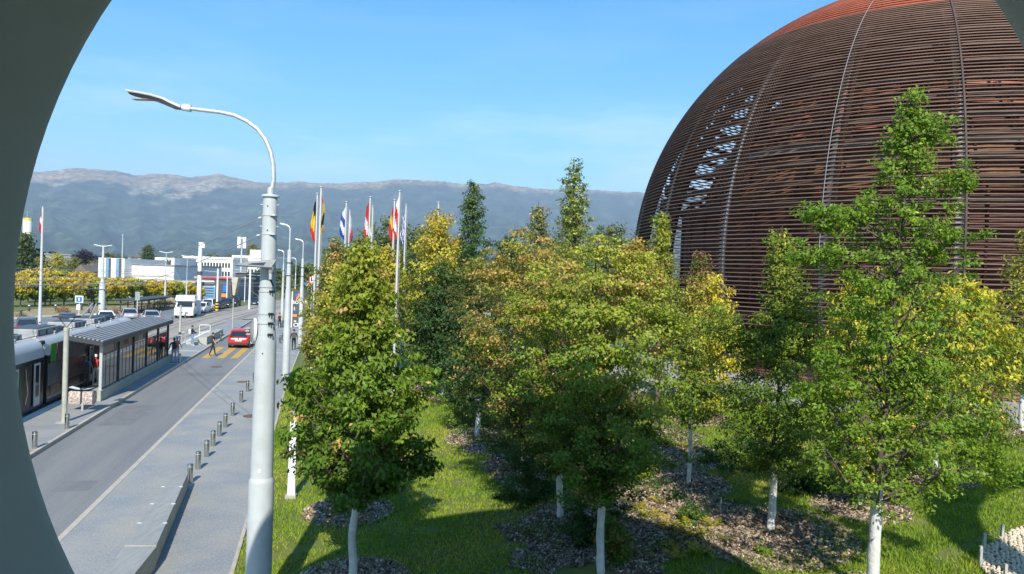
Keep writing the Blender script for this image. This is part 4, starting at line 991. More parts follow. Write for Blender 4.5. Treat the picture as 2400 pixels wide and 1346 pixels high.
for i in range(nb+1):
    y = i*bay if i < nb else L_-.05
    MB().box(-.05,.07,y-.06,y+.06,.50,zr+.02,'dark_metal' if i else 'galv').build('post', sh)
    MB().bar((0,y,zr-.08),(.22-Wd,y,zl-.06),.08,.12,'dark_metal').build('rafter', sh)
for i in range(nb):
    y0, y1 = i*bay+.07, (i+1)*bay-.07
    ztop = zr-.60
    MB().box(-.01,.03,y0,y1,ztop,ztop+.05,'dark_metal').build('rail', sh); MB().box(-.01,.03,y0,y1,.51,.56,'dark_metal').build('rail', sh)
    for k in range(4):
        ya, yb = y0+(y1-y0)*k/4, y0+(y1-y0)*(k+1)/4
        MB().box(.005,.012,ya+.015,yb-.015,.57,ztop-.01,'glass_clear').build('pane', sh)
        if k: MB().box(-.005,.025,ya-.012,ya+.012,.56,ztop,'dark_metal').build('mullion', sh)
    if i == 0:
        MB().box(.0,.015,y0+.05,y0+(y1-y0)*.72,ztop+.08,zr-.1,'poster').build('poster', sh); MB().box(.0,.012,y0+(y1-y0)*.76,y1,ztop+.08,zr-.1,'black').build('poster', sh)
    elif i in (1, 2):
        pn = MB().box(.0,.012,y0,y1,ztop+.08,zr-.1,'black').build('poster', sh)
        words = {1: 'HUG', 2: '3 18'}[i]
        cu = bpy.data.curves.new('lettering', 'FONT'); cu.body = words; cu.size = .44; cu.extrude = .003; cu.align_x = 'CENTER'
        to = bpy.data.objects.new('lettering_curve', cu); C.objects.link(to); bpy.context.view_layer.update()
        me = bpy.data.meshes.new_from_object(to.evaluated_get(bpy.context.evaluated_depsgraph_get())); bpy.data.objects.remove(to)
        me.materials.clear(); me.materials.append(MT['cloth_red' if i == 1 else 'white_paint'])
        lo = bpy.data.objects.new('lettering', me); C.objects.link(lo); lo.parent = pn; lo.location = (.017, (y0+y1)/2, ztop+.15); lo.rotation_euler = (R(90), 0, R(90))
    else:
        MB().box(-.01,.02,y0+.1,y0+.16,ztop,zr-.1,'dark_metal').build('bracket', sh)
# bench inside and red panel at the far end
MB().box(-.9,-.45,2,L_-3,.42,.48,'dark_metal').build('bench', sh)
MB().box(-.5,-.1,L_+.3,L_+.9,.72,1.9,'red_paint').build('vending_panel', sh)
MB().box(-.502,-.1,L_+.28,L_+.299,1.55,1.70,'white_paint').build('panel_strip', sh)

# ---- tram
SS = -12.62
tm = thing('tram', 'long white and black articulated tram standing at the stop with open doors and pantograph raised', 'tram', tuple(W(SS, 30, .0)), ROAD_ROT)
T0 = -6.0; T1 = 21.4
def tsec(k=1.0, w=2.4, zt=3.22):
    return [(0,.22),(.0,2.45),(-.03,2.75),(-.14,3.02),(-.34,zt-.03),(-.55,zt),(-w+.55,zt),(-w+.34,zt-.03),(-w+.14,3.02),(-w+.03,2.75),(-w,2.45),(-w,.22)]
def car(y0, y1, nose=False):
    sec = tsec(); side = [sec[11],sec[10],sec[0],sec[1]]
    b = MB(); b.loft([[(x,y,z) for x, z in (sec[0],sec[1],sec[10],sec[11])] for y in (y0,y1)], 'tram_black'); b.build('side', tm)
    rings = [[(x,y,z) for x, z in [(.012,2.40)]+sec[1:11]+[(-2.412,2.40)]] for y in (y0,y1)]
    if nose:
        for k, (dy, sc_) in enumerate(((.9,.96),(1.7,.86),(2.2,.70),(2.5,.45))):
            rings.append([(-1.2+(x+1.2)*sc_, y1+dy, 2.40+(z-2.40)*sc_) for x, z in [(.012,2.40)]+sec[1:11]+[(-2.412,2.40)]])
    b = MB(); b.loft(rings, 'tram_white'); b.build('roof', tm, smooth=True)
    if nose:
        rg = [[(-1.2+(x+1.2)*sc_, y1+dy, z) for x, z in ((0,.3),(0,2.38),(-2.4,2.38),(-2.4,.3))] for dy, sc_ in ((0,1),(.9,.96),(1.7,.86),(2.3,.66))]
        MB().loft(rg, 'tram_black').build('nose', tm)
car(T0, 7.1); car(7.5, 15.3); car(15.7, T1, True)
for y in (7.1, 15.3):
    for k in range(4): MB().box(-2.3,-.10,y+.02+k*.1,y+.07+k*.1,.35,3.1,'plastic_dark').build('gangway_fold', tm)
MB().loft([[(x,y,z) for x, z in tsec()[1:6]+[(-.55,3.1),(-.3,2.9),(-.1,2.5)]] for y in (7.22, 7.5)], 'tram_white').build('roof_hoop', tm)
def tpanel(pxa, pxb, y_top, y_bot, m, name, dx=.012, inset=None):
    ta, _ = stz(pxa, y_bot, SS); tb_, _ = stz(pxb, y_bot, SS); z1 = stz(pxa, y_top, SS)[1]; z0 = stz(pxa, y_bot, SS)[1]
    return MB().box(dx-.02, dx, ta-30, tb_-30, z0, z1, m).build(name, tm)
def door(y0, wd, name='door'):
    """white-framed leaf with dark glass, standing proud of the side when open"""
    d = MB(); fr = .09
    d.box(.05,.09,y0,y0+wd,.38,.75,'tram_white'); d.box(.05,.09,y0,y0+fr,.75,2.22,'tram_white'); d.box(.05,.09,y0+wd-fr,y0+wd,.75,2.22,'tram_white'); d.box(.05,.09,y0+fr,y0+wd-fr,2.14,2.22,'tram_white')
    o = d.build(name, tm); MB().box(.06,.08,y0+fr,y0+wd-fr,.75,2.14,'glass_dark').build('pane', o); return o
for y0 in (3.55, 5.85, 13.3, 15.9): door(y0, .62)
for y0 in (4.25, 14.0):
    MB().box(.003,.006,y0,y0+1.5,.36,2.2,'black').build('doorway', tm)
    for yy in (.1, .8): MB().tube([(.03,y0+yy,.6),(.09,y0+yy+.1,1.1),(.07,y0+yy,1.6),(.03,y0+yy,2.1)], .02, 'f_green' if yy < .5 else 'steel', 6).build('grab_rail', tm)
for (a, c, z0, z1, m) in ((7.9,8.6,2.05,2.9,'ad_green'),(8.7,9.6,1.95,2.9,'ad_brown'),(9.62,12.6,1.95,2.9,'ad_grey'),(7.6,10.2,1.0,2.03,'ad_grey'),(10.22,12.9,.95,1.93,'ad_brown'),(8.0,9.2,.55,.98,'ad_brown'),(0,3.2,1.1,2.2,'glass_dark'),(17.0,19.0,1.0,2.25,'glass_dark'),(19.2,21.2,1.0,2.25,'glass_dark'),(-5,-1,1.1,2.2,'glass_dark')):
    MB().box(.002,.014,a,c,z0,z1,m).build('advert_panel' if m.startswith('ad') else 'window', tm)
MB().box(.003,.010,7.6,15.2,.40,.52,'tram_grey').build('skirt_stripe', tm)
for y in (1.2, 2.6, 10.5, 12.1, 17.5, 19): MB().tube([(-.15,y,.3),(-.0,y,.3)], .3, 'rubber', 14).build('wheel', tm)
# roof equipment
for (y0, y1, x0, x1, z1, m) in ((1.2,4.2,-1.9,-.6,3.52,'tram_grey'),(4.8,6.6,-1.8,-.7,3.45,'tram_grey'),(7.9,10.6,-1.95,-.55,3.55,'tram_grey'),(10.9,12.2,-1.7,-.8,3.40,'dark_metal'),(13.0,14.9,-1.9,-.6,3.52,'tram_grey'),(16.2,18.4,-1.9,-.6,3.50,'tram_grey'),(18.7,20.6,-1.7,-.7,3.44,'dark_metal'),(-3,0.6,-1.9,-.6,3.52,'tram_grey')):
    MB().box(x0,x1,y0,y1,3.2,z1,m).build('roof_unit', tm, bevel=.04)
    MB().box(x0+.12,x1-.12,y0+.15,y1-.15,z1+.002,z1+.03,'sign_grey').build('hatch', tm)
    for k in range(3): MB().box(x1-.02,x1+.02,y0+.1+k*(y1-y0)/3,y0+.25+k*(y1-y0)/3,3.22,z1-.05,'sign_grey').build('vent', tm)
for y in np.arange(.5, 21, 2.3): MB().tube([(-.45,y,3.2),(-.45,y,3.36)], .05, 'tram_white', 8).build('insulator', tm)
MB().tube([(-.42,0,3.30),(-.42,20.5,3.30)], .018, 'plastic_dark', 5).build('conduit', tm)
pg = MB(); pb = Vector((-1.2,16.6,3.5)); pk = Vector((-1.2,18.3,4.26)); ptp = Vector((-1.2,17.3,5.1))
for sx in (-.25,.25): pg.tube([pb+Vector((sx,0,0)), pk+Vector((sx*.4,0,0))], .05, 'tram_grey', 6)
pg.tube([pk+Vector((-.3,0,0)),pk+Vector((.3,0,0))], .06, 'black', 6); pg.tube([pk,ptp], .05, 'black', 6); pg.tube([pb+Vector((0,.8,0)), pk+Vector((0,-.1,-.1))], .025, 'black', 5)
pg.tube([ptp+Vector((x,0,z)) for x, z in ((-.95,-.18),(-.75,.02),(0,.05),(.75,.02),(.95,-.18))], .03, 'black', 6)
pg.tube([ptp+Vector((x,.35,z)) for x, z in ((-.95,-.18),(-.75,.02),(0,.05),(.75,.02),(.95,-.18))], .025, 'dark_metal', 6)
pg.tube([ptp+Vector((0,0,-.05)),ptp+Vector((-.5,.15,.02))], .02, 'black', 4); pg.tube([ptp+Vector((0,0,-.05)),ptp+Vector((.5,.15,.02))], .02, 'black', 4)
pg.build('pantograph', tm)
# wires that hang over the street, each its own thing
def wire(pts, r_, label, name='overhead_wire', m='wire', group=None):
    p0 = Vector(pts[0]); o = MB().tube([Vector(p)-p0 for p in pts], r_, m, 5).build(name); o.location = p0; tag(o, label, 'cable', group); return o
def sag(a, c, s_=.1, n=8):
    a = Vector(a); c = Vector(c); return [a.lerp(c, i/n)-Vector((0,0,s_*4*(i/n)*(1-i/n))) for i in range(n+1)]
for s_, z, r_, lb in ((-13.8,5.5,.014,'contact wire over the nearer tram track'),(-17.1,5.5,.014,'contact wire over the farther tram track'),(-13.8,6.25,.011,'upper carrying wire over the nearer tram track'),(-17.1,6.25,.011,'upper carrying wire over the farther tram track')):
    wire([W(s_+cv(t), t, z-.12*math.sin(math.pi*((t-8) % 34)/34)*(1 if z > 6 else 0)) for t in np.arange(8, 260, 6)], r_, lb)

# ---- the big lamp post
PB = Vector((-4.56, 13.8, .05)); pl_t = thing('lamp_post', 'big pale grey lamp and tram-wire post in front, its long curved arm reaching left', 'lamp post', tuple(PB))
def zy(py, px=620): return float(AT(px, py, 13.8)[2])-.05
z_a, z_b, z_c, z_d, z_e = zy(1120), zy(800), zy(782), zy(690), zy(463)
MB().lathe([(.30,-.02),(.30,.03),(.255,.06),(.236,.3),(.232,z_a-.08),(.228,z_a-.04),(.205,z_a+.02)], 'pole_paint', 32).build('lower_shaft', pl_t, smooth=True)
MB().lathe([(.204,z_a+.01),(.190,z_b-.05),(.188,z_b),(.183,z_b+.05),(.160,z_c+.13),(.157,z_c+.18),(.152,z_d),(.148,z_d+.04),(.148,z_d+.05)], 'pole_paint', 32).build('middle_shaft', pl_t, smooth=True)
MB().lathe([(.144,z_d+.04),(.128,z_e),(.001,z_e)], 'pole_paint', 32).build('upper_shaft', pl_t, smooth=True)
MB().lathe([(.125,z_e),(.165,z_e+.01),(.165,z_e+.035),(.15,z_e+.05),(.05,z_e+.055)], 'pole_paint', 24).build('top_flange', pl_t)
MB().lathe([(.066,z_e+.04),(.062,zy(440)),(.03,zy(438))], 'galv', 16).build('sleeve', pl_t, smooth=True)
apx = [(641,462),(641.5,420),(640,385),(634,355),(622,327),(603,302),(578,284),(548,270),(515,263),(480,259),(440,254)]
apt = []
for (x, y) in apx:
    q = AT(x, y, 13.8); apt.append(Vector((q[0]-PB.x, 0, q[2]-.05)))
apt[0].x = 0
off = apt[0].x
MB().tube(apt, [.043]*4+[.040]*4+[.036]*3, 'galv', 14).build('curved_arm', pl_t, smooth=True)
e = apt[-1]
MB().tube([e+Vector((.06,0,-.006)), e+Vector((-.09,0,.012))], .062, 'lamp_white', 16).build('clamp', pl_t)
for dx in (-.04, .02): MB().box(e.x+dx-.012,e.x+dx+.012,-.012,.012,e.z+.05,e.z+.085,'galv').build('bolt', pl_t)
# lamp head: slender curved housing
hp_ = [((424,251),.06,.05),((405,243),.10,.065),((385,233),.135,.075),((360,226),.15,.07),((330,220),.15,.055),((305,216),.135,.03),((301,214.5),.12,.012)]
rt, rb_ = [], []
rings = []
for (px, hw, th_) in hp_:
    q = AT(px[0], px[1], 13.8); c = Vector((q[0]-PB.x, 0, q[2]-.05))
    rings.append([(c.x,-hw,c.z),(c.x,-hw*.75,c.z+.020),(c.x,0,c.z+.03),(c.x,hw*.75,c.z+.020),(c.x,hw,c.z),(c.x+.01,hw*.9,c.z-.022),(c.x+.01,-hw*.9,c.z-.022)])
MB().loft(rings, 'lamp_white').build('lamp_housing', pl_t, smooth=True)
rings = [[(r_[5][0],r_[5][1]*.96,r_[5][2]-.001),(r_[6][0],r_[6][1]*.96,r_[6][2]-.001),(r_[6][0]+.02,r_[6][1]*.7,r_[6][2]-t_),(r_[5][0]+.02,r_[5][1]*.7,r_[5][2]-t_)] for r_, t_ in zip(rings, (.03,.075,.085,.06,.05,.035,.012))]
MB().loft(rings, 'lamp_under').build('lamp_underside', pl_t)
q = AT(345,228,13.8); MB().box(q[0]-PB.x-.26,q[0]-PB.x+.18,-.08,.08,q[2]-.05-.055,q[2]-.05-.045,'lamp_glass', ).build('lamp_lens', pl_t)
# bands with clamps
for (py, rr, ro) in ((505,.134,0),(549,.136,0),(683,.152,0),(735,.160,0),(757,.163,1),(783,.168,1),(672,.15,0)):
    z = zy(py); MB().lathe([(rr,z-.012),(rr+.008,z-.012),(rr+.008,z+.012),(rr,z+.012)], 'pole_paint', 24).build('band', pl_t)
    if py in (735,757,783,683):
        for k in range(3): MB().box(.085+k*.035,.105+k*.035,-rr-.02,-rr+.03,z-.025,z+.025,'black').build('clamp_bolt', pl_t)
    if py in (505,549): MB().box(.05,.15,-rr-.02,-rr+.02,z-.012,z+.02,'galv').build('clamp_bolt', pl_t)
for (py) in (480,531): MB().tube([(-.18,0,zy(py)),(-.08,0,zy(py))], .012, 'pole_paint', 6).build('pin', pl_t); MB().tube([(.1,0,zy(py)),(.165,0,zy(py))], .01, 'pole_paint', 6).build('pin', pl_t)
for py in (484, 540, 826): MB().lathe([(.012,0),(.012,.01),(.001,.011)], 'black', 8).build('bolt_hole', pl_t); o = KIDS(pl_t)[-1]; 
for k, o in enumerate([c for c in KIDS(pl_t) if c.name.startswith('bolt_hole')]):
    py = (484,540,826)[k]; o.rotation_euler = (R(90),0,0); o.location = (.0+(.01 if k else 0), -(.131,.139,.196)[k], zy(py))
o = MB().box(-.028,.028,-.003,.003,-.026,.026,'white_paint').build('sticker', pl_t); o.location = (.03,-.207,zy(1098))
# second, flat lamp head on a bracket facing the road
fl_ = thing('flat_lamp', 'flat grey wedge-shaped lamp head bracketed to the near side of the big post', 'lamp', tuple(AT(634,642,13.45)))
fo = fl_.location
def fp(x, y, Yd): q = AT(x, y, Yd); return (q[0]-fo.x, q[1]-fo.y, q[2]-fo.z)
top = [fp(553,621,13.38), fp(575,613.5,13.66), fp(612,611,13.66), fp(648,609,13.66), fp(636,627,13.38)]
bm_ = MB(); n5 = len(top); vs = top+[(x,y,z-.022) for x, y, z in top]
bm_.add(vs, [tuple(range(n5))], 'concrete_top'); bm_.add(vs, [tuple(range(n5,2*n5))[::-1]]+[(i,i+n5,(i+1)%n5+n5,(i+1)%n5) for i in range(n5)], 'dark_metal'); bm_.build('head', fl_)
MB().tube([fp(637,625,13.45), fp(634,641,13.45)], [.055,.035], 'tram_grey', 10).build('joint', fl_)
MB().tube([fp(634,640,13.45), fp(634,655,13.45)], .030, 'galv', 12).build('sensor', fl_, smooth=True)
MB().tube([fp(634,653,13.45), fp(636,661,13.5), fp(640,670,13.6)], .016, 'black', 6).build('cable', fl_)
MB().tube([fp(638,638,13.45), fp(640,640,13.68)], .022, 'dark_metal', 6).build('bracket', fl_)
# convex mirror on the road side of the post
mt_ = thing('traffic_mirror', 'round grey traffic mirror seen nearly edge-on, clamped to the left of the big post', 'mirror', tuple(AT(591,776,13.8)))
nv_ = Vector((-.88,-.46,.05)).normalized(); q_ = nv_.to_track_quat('Z','Y'); 
b = MB(); b.lathe([(.001,.03),(.12,.022),(.20,.005),(.232,-.01),(.238,-.03),(.22,-.045),(.001,-.05)], 'tram_grey', 32)
o = b.build('dish', mt_, smooth=True); o.rotation_euler = q_.to_euler()
b = MB(); b.lathe([(.235,-.05),(.242,-.05),(.242,0),(.235,0)], 'lamp_white', 32); o = b.build('rim', mt_); o.rotation_euler = q_.to_euler()
MB().box(.035,.13,-.07,.07,-.12,.14,'lamp_white').build('housing', mt_, bevel=.02)
for z in (-.10,.04,.14): MB().tube([(.02,0,z),(.19,.0,z+.01)], .016, 'galv', 6).build('bracket', mt_)
for k, (dx, dz) in enumerate(((-.04,.05),(-.045,.0),(-.03,-.06))): MB().tube([(dx,-.03,dz),(dx-.05,-.08,dz)], .018, 'galv', 6).build('clip', mt_)

# ---- farther lamp posts of the same row
def lamp_post(x, yb, yj, yt, armpx, label, z=.05, w_=1.0, dirn=-1):
    p = G(x, yb, z); Yp = p[1]; h1 = AT(x, yj, Yp)[2]-z; h2 = AT(x, yt, Yp)[2]-z
    t = thing('lamp_post', label, 'lamp post', tuple(p), 0, 'lamp posts along the tram road')
    MB().lathe([(.22*w_,0),(.215*w_,h1*.38),(.19*w_,h1*.39),(.17*w_,h1*.68),(.145*w_,h1*.70),(.12*w_,h1),(.05*w_,h1+.05)], 'pole_paint', 18).build('shaft', t, smooth=True)
    a = armpx/F*Yp
    MB().tube([(0,0,h1),(0,0,h2-.25),(dirn*.06,0,h2-.1),(dirn*a*.35,0,h2)], .05, 'galv', 8).build('arm', t)
    MB().loft([[(dirn*a*f,-hw,h2-.02+dz),(dirn*a*f,hw,h2-.02+dz),(dirn*a*f,hw*.8,h2+.05+dz),(dirn*a*f,-hw*.8,h2+.05+dz)] for f, hw, dz in ((.3,.07,0),(.6,.15,.03),(1.0,.12,.08))], 'lamp_white').build('lamp_head', t)
    for f in (.62,.8,.9): MB().lathe([(.15*w_,h1*f),(.165*w_,h1*f),(.165*w_,h1*f+.05),(.15*w_,h1*f+.05)], 'dark_metal', 12).build('band', t)
    return t
lamp_post(669,885,587,528,23,'second grey lamp post, standing just right of the big one at the lawn corner')
lamp_post(703,815,607,563,18,'grey lamp post in front of the dark fuel-price banner',w_=.9)
lamp_post(660,767,620,588,14,'slimmer lamp post seen between the big post and the second one',w_=.75)
lamp_post(690,735,640,606,10,'distant thin lamp post behind the second lamp post',w_=.6)
def twin(x, yb, yt, arm, label, r0=.2, stack=True):
    p = G(x, yb, 0); h = AT(x+6, yt, p[1])[2]; t = thing('twin_lamp', label, 'lamp post', tuple(p))
    MB().lathe([(r0,0),(r0*.85,h*.45),(r0*.45,h*.5),(r0*.3,h)], 'pole_paint', 14).build('shaft', t, smooth=True)
    a = arm/F*p[1]
    for sx in (-1, 1):
        MB().loft([[(sx*a*f,-hw,h+dz),(sx*a*f,hw,h+dz),(sx*a*f,hw,h+.08+dz),(sx*a*f,-hw,h+.08+dz)] for f, hw, dz in ((0,.05,0),(.4,.06,.02),(.5,.16,.06),(1.0,.12,.16))], 'lamp_white').build('lamp_head', t)
twin(238,735,578,21,'nearest twin-armed lamp post left of the white hall',.42)
twin(386,722,593,16,'second twin-armed lamp post, above the bicycle shelter',.16); twin(436,715,602,14,'third twin-armed lamp post, right of the yellow trees',.14)
# far masts of the tram line
for (x, yb, yt, w_, lb) in ((465,738,568,.30,'thick white post with a small box on top, between parked cars'),(508,729,630,.16,'white tram mast with yellow bands round its foot'),(584,725,628,.17,'white tram mast right of the dark buildings'),(612,720,640,.18,'white tram mast seen left of the big lamp post'),(573,708,648,.08,'thin mast in front of the dark grey building'),(531,712,640,.09,'thin mast in front of the dark porch')):
    p = G(x, yb, 0); h = AT(x+4, yt, p[1])[2]; t = thing('mast', lb, 'mast', tuple(p)); MB().lathe([(w_,0),(w_*.8,h)], 'white_paint', 12, cap=True).build('shaft', t, smooth=True)
    if x == 465: MB().box(.1,.62,-.2,.2,h-.75,h-.05,'white_paint').build('box', t); MB().lathe([(w_*1.15,h*.55),(w_*1.15,h*.6)], 'sign_grey', 12).build('band', t)
    if x == 508:
        for k in range(3): MB().lathe([(w_*1.5,.1+k*.42),(w_*1.5,.3+k*.42)], 'f_yellow', 12).build('band', t); MB().lathe([(w_*1.45,.3+k*.42),(w_*1.45,.52+k*.42)], 'black', 12).build('band', t)
    if x in (508,584,612): MB().tube([(0,0,h-.5),(-2.6,0,h-.35)], .03, 'galv', 6).build('bracket_arm', t)
p = G(563,692,0); h = AT(567,566,p[1])[2]; t = thing('antenna_mast', 'mobile antenna mast with a cluster of white panels at its top', 'mast', tuple(p))
MB().lathe([(.34,0),(.24,h*.6),(.14,h)], 'galv', 12).build('shaft', t)
for a in range(3): MB().box(.7*math.cos(a*2.1)-.35,.7*math.cos(a*2.1)+.35,.7*math.sin(a*2.1)-.3,.7*math.sin(a*2.1)+.3,h-1.6,h+1.0,'white_paint').build('antenna_panel', t)
p = AT(285,650,150); t = thing('flag_mast', 'bare thin mast rising behind the white hall', 'mast', (p[0],p[1],0)); MB().lathe([(.16,0),(.07,AT(288,549,150)[2])], 'galv', 8).build('shaft', t)
# cross-span cables
pa = PB+Vector((-.14,0,zy(510))); pb2 = PB+Vector((-.14,0,zy(551)))
pe = G(238,735,0); e1 = Vector((pe[0],pe[1],AT(240,620,pe[1])[2])); 
wire(sag(pa, e1, .9), .011, 'upper stay cable running from the big post away to the left'); wire(sag(pb2, Vector((pe[0],pe[1],AT(240,650,pe[1])[2])), 1.0), .011, 'lower stay cable running from the big post away to the left')
def insul(p, d, lb):
    t = thing('cable_insulator', lb, 'insulator', tuple(p)); MB().tube([d*0, d*.16], .02, 'galv', 6).build('rod', t)
    for k in range(3): MB().lathe([(.01,-.02),(.035,-.01),(.035,.01),(.01,.02)], 'lamp_white', 10, c=(0,0,0)).build('shell', t).location = d*(.04+.045*k)
insul(pa+(e1-pa).normalized()*.07, (e1-pa).normalized(), 'white insulator on the upper stay cable beside the big post')
insul(pb2+(e1-pb2).normalized()*.16, (e1-pb2).normalized(), 'white insulator on the lower stay cable beside the big post')
for i, (a, c, lb) in enumerate((((669,660),(465,655),'cable across the road between the second lamp post and the thick white post'),((703,668),(508,662),'cable across the road from the third lamp post'),((620,700),(584,675),'short cable between the far masts'))):
    pA = AT(a[0],a[1],{669:45.5,703:60,620:110}[a[0]]); pC = AT(c[0],c[1],{465:104,508:114,584:112}[c[0]]); wire(sag(pA,pC,.3), .016, lb)
for i,(y0,y1,lb) in enumerate(((648,642,'high wire over the yellow trees at the left'),(668,655,'wire just above the yellow trees, second from the top'),(660,668,'slanting wire over the far left road'),(640,636,'thin wire in front of the white hall'))):
    pA = AT(-100,y0,70); pC = AT(470,y1,106); wire(sag(pA,pC,.25), .03 if i == 1 else .02, lb)

# ---- flagpoles
def flagpole(x, yt, xb, label, cols, Yd=None, flag_px=95, wide=.42, side=-1, mode='v', h=11.2, base=None, r_=.075):
    if base is not None: p = base; Yp = p[1]
    else:
        hor = 632+(x-787)*.0367; Yp = Yd or (h-CH)*F/(hor-yt); q = AT(x, yt, Yp); p = np.array([q[0],q[1],0]); s = q[0]*Nv[0]+q[1]*Nv[1]; p[2] = float(terr(q[0],q[1])) if s > -2.7 else 0
    z1 = AT(x, yt, Yp)[2]-p[2]; t = thing('flagpole', label, 'flagpole', tuple(p))
    MB().lathe([(r_*1.3,0),(r_,3),(r_*.6,z1-.1)], 'flag_pole', 12).build('pole', t, smooth=True)
    MB().lathe([(.05,z1-.1),(.09,z1-.05),(.05,z1)], 'galv', 10, cap=True).build('finial', t)
    MB().tube([(.14,-.05,1.2),(.10,-.04,z1-.3)], .012, 'wire', 4).build('halyard', t)
    Hh = flag_px/F*Yp; nu, nv = 9, 16; V_ = []; hw = wide; hoist = Hh*.62; ph = random.random()*6
    for i in range(nv+1):       # down the limp cloth
        f = i/nv
        for j in range(nu+1):
            u = j/nu; 
            spread = hw*(.25+.75*f**.6)*(1-.45*max(0,f-.8)/.2)
            x_ = side*(.05+spread*(u)+.03*math.sin(ph+f*7)); y_ = .10*math.sin(u*9+ph+f*2.2)*(.4+f)-.03*u
            z_ = z1-.35-Hh*f*(1-.10*u)-.10*u*Hh*(1-f)
            V_.append((x_, y_, z_))
    ncol = len(cols); b = MB()
    for i in range(nv):
        for j in range(nu):
            f = (i+.5)/nv; u = (j+.5)/nu
            if mode == 'v': k = int(min(ncol-1, max(0, (f*.95+ (u-.5)*.30)*ncol)))      # bands fall one above another as the cloth hangs
            elif mode == 'h': k = int(min(ncol-1, u*ncol))
            else: k = int((f*.75+u*.55)*9) % ncol
            a = i*(nu+1)+j; b.add([V_[a],V_[a+1],V_[a+nu+2],V_[a+nu+1]], [(0,1,2,3)], cols[k])
    b.build('flag', t, smooth=True)
    return t
flagpole(744,452,0,'flagpole with black, yellow and red limp flag, left one of the front pair',['f_black','f_yellow','f_red'],flag_px=104,side=-1,wide=.34)
flagpole(753,437,0,'tallest front flagpole with red, yellow and black flag hanging on its right',['f_red','f_yellow','f_black','f_yellow'],flag_px=104,side=1,wide=.20,r_=.085)
flagpole(812,472,0,'flagpole with limp white and dark blue flag',['f_white','f_blue','f_white','f_blue'],flag_px=78,side=-1,wide=.38)
flagpole(820,492,0,'flagpole with white over red flag left of centre',['f_white','f_red'],flag_px=70,side=1,wide=.22)
flagpole(868,460,0,'flagpole with red and white flag beside the green-white-red one',['f_red','f_red','f_white','f_red'],flag_px=90,side=-1,wide=.28)
flagpole(874,482,0,'flagpole with green, white and red flag',['f_green','f_green','f_white','f_red'],flag_px=82,side=-1,wide=.22)
flagpole(925,467,0,'flagpole with red, yellow and red flag',['f_red','f_yellow','f_red','f_red'],flag_px=92,side=-1,wide=.28)
flagpole(937,446,0,'tall flagpole with red and white quartered limp flag in the middle group',['f_white','f_red','f_white','f_red'],flag_px=104,side=-1,wide=.30,r_=.08)
flagpole(952,478,0,'flagpole with blue and white striped flag',['f_blue','f_white'],flag_px=84,side=-1,wide=.27,mode='s')
flagpole(1028,473,0,'flagpole with dark red and white flag rising out of the golden tree',['f_blue','f_darkred','f_white','f_darkred'],flag_px=72,side=-1,wide=.20)
flagpole(1106,468,0,'flagpole with white, green and red flag half hidden by the narrow tree',['f_white','f_white','f_green','f_red'],flag_px=72,side=-1,wide=.20,Yd=41)
flagpole(105,484,0,'lone flagpole at the far left with a limp red and white flag',['f_red','f_white','f_red','f_red'],flag_px=58,side=-1,wide=.32,base=G(93,762,0),r_=.14)

# ---- dark banner with the fuel brand, traffic light behind it
bq = AT(700,735,84); bn = thing('banner_sign', 'tall dark grey roadside price sign with coloured flame emblem and white letters', 'sign', (bq[0],bq[1],0), R(4))
def bz(y): return AT(700,y,84)[2]
def bxp(x): return AT(x,700,84)[0]-bq[0]
MB().box(bxp(687),bxp(722),-.12,.12,bz(722),bz(680),'sign_grey').build('upper_panel', bn); MB().box(bxp(687),bxp(722),-.10,.10,bz(776),bz(723),'sign_grey').build('lower_panel', bn)
for x in (690, 719): MB().tube([(bxp(x),.0,0),(bxp(x),.0,bz(776))], .08, 'dark_metal', 8).build('leg', bn)
MB().box(bxp(684),bxp(687),-.05,.05,bz(776),bz(684),'lamp_white').build('edge', bn)
def txt(body, size, loc, par, m, name='lettering', rot=(R(90),0,0), al='CENTER', bold=.02):
    cu = bpy.data.curves.new(name, 'FONT'); cu.body = body; cu.size = size; cu.extrude = .02; cu.align_x = al; cu.offset = bold*size
    to = bpy.data.objects.new('tmp_text', cu); C.objects.link(to); bpy.context.view_layer.update()
    me = bpy.data.meshes.new_from_object(to.evaluated_get(bpy.context.evaluated_depsgraph_get())); bpy.data.objects.remove(to); me.name = name
    me.materials.clear(); me.materials.append(MT[m]); o = bpy.data.objects.new(name, me); C.objects.link(o); o.parent = par; o.location = loc; o.rotation_euler = rot; return o
txt('SOCAR', .50, (bxp(704.5),-.15,bz(712.5)), bn, 'white_paint'); txt('CH', .62, (bxp(690),-.13,bz(766)), bn, 'white_paint', al='LEFT')
txt('1', .5, (bxp(691.5),-.13,bz(727)), bn, 'white_paint'); txt('\u201c', .7, (bxp(694),-.13,bz(761)), bn, 'white_paint')
MB().box(bxp(689),bxp(695),-.13,-.11,bz(730),bz(724),'sign_blue').build('price_field', bn); MB().box(bxp(688),bxp(698),-.13,-.11,bz(743),bz(737),'orange').build('price_field', bn)
def flame(cx, cy, k, par):
    for pts, m in ((((-7,-6),(-3,-10),(0,-8),(1,-3),(-2,0),(-6,0),(-8,-3)),'sign_blue'),(((0,-12),(4,-9),(5,-3),(2,3),(-2,8),(-1,14),(-5,10),(-6,4),(-3,0),(1,-4)),'orange'),(((6,-1),(9,3),(7,9),(2,12),(0,12),(2,7),(6,3)),'lime')):
        MB().prism([((x*k),( -y*k)) for x, y in pts][::-1], -.02, .02, m, Matrix.Translation((bxp(cx),-.16,bz(cy))) @ Matrix.Rotation(R(90),4,'X')).build('emblem', par)
flame(699, 696, .037, bn)
f2 = thing('flame_emblem', 'second coloured flame emblem in orange and lime above the dark sign', 'sign', (bq[0],bq[1]+.5,0)); flame(717, 668, .042, f2); MB().tube([(bxp(717),.05,0),(bxp(717),.05,bz(664))], .06, 'dark_metal', 6).build('post', f2)
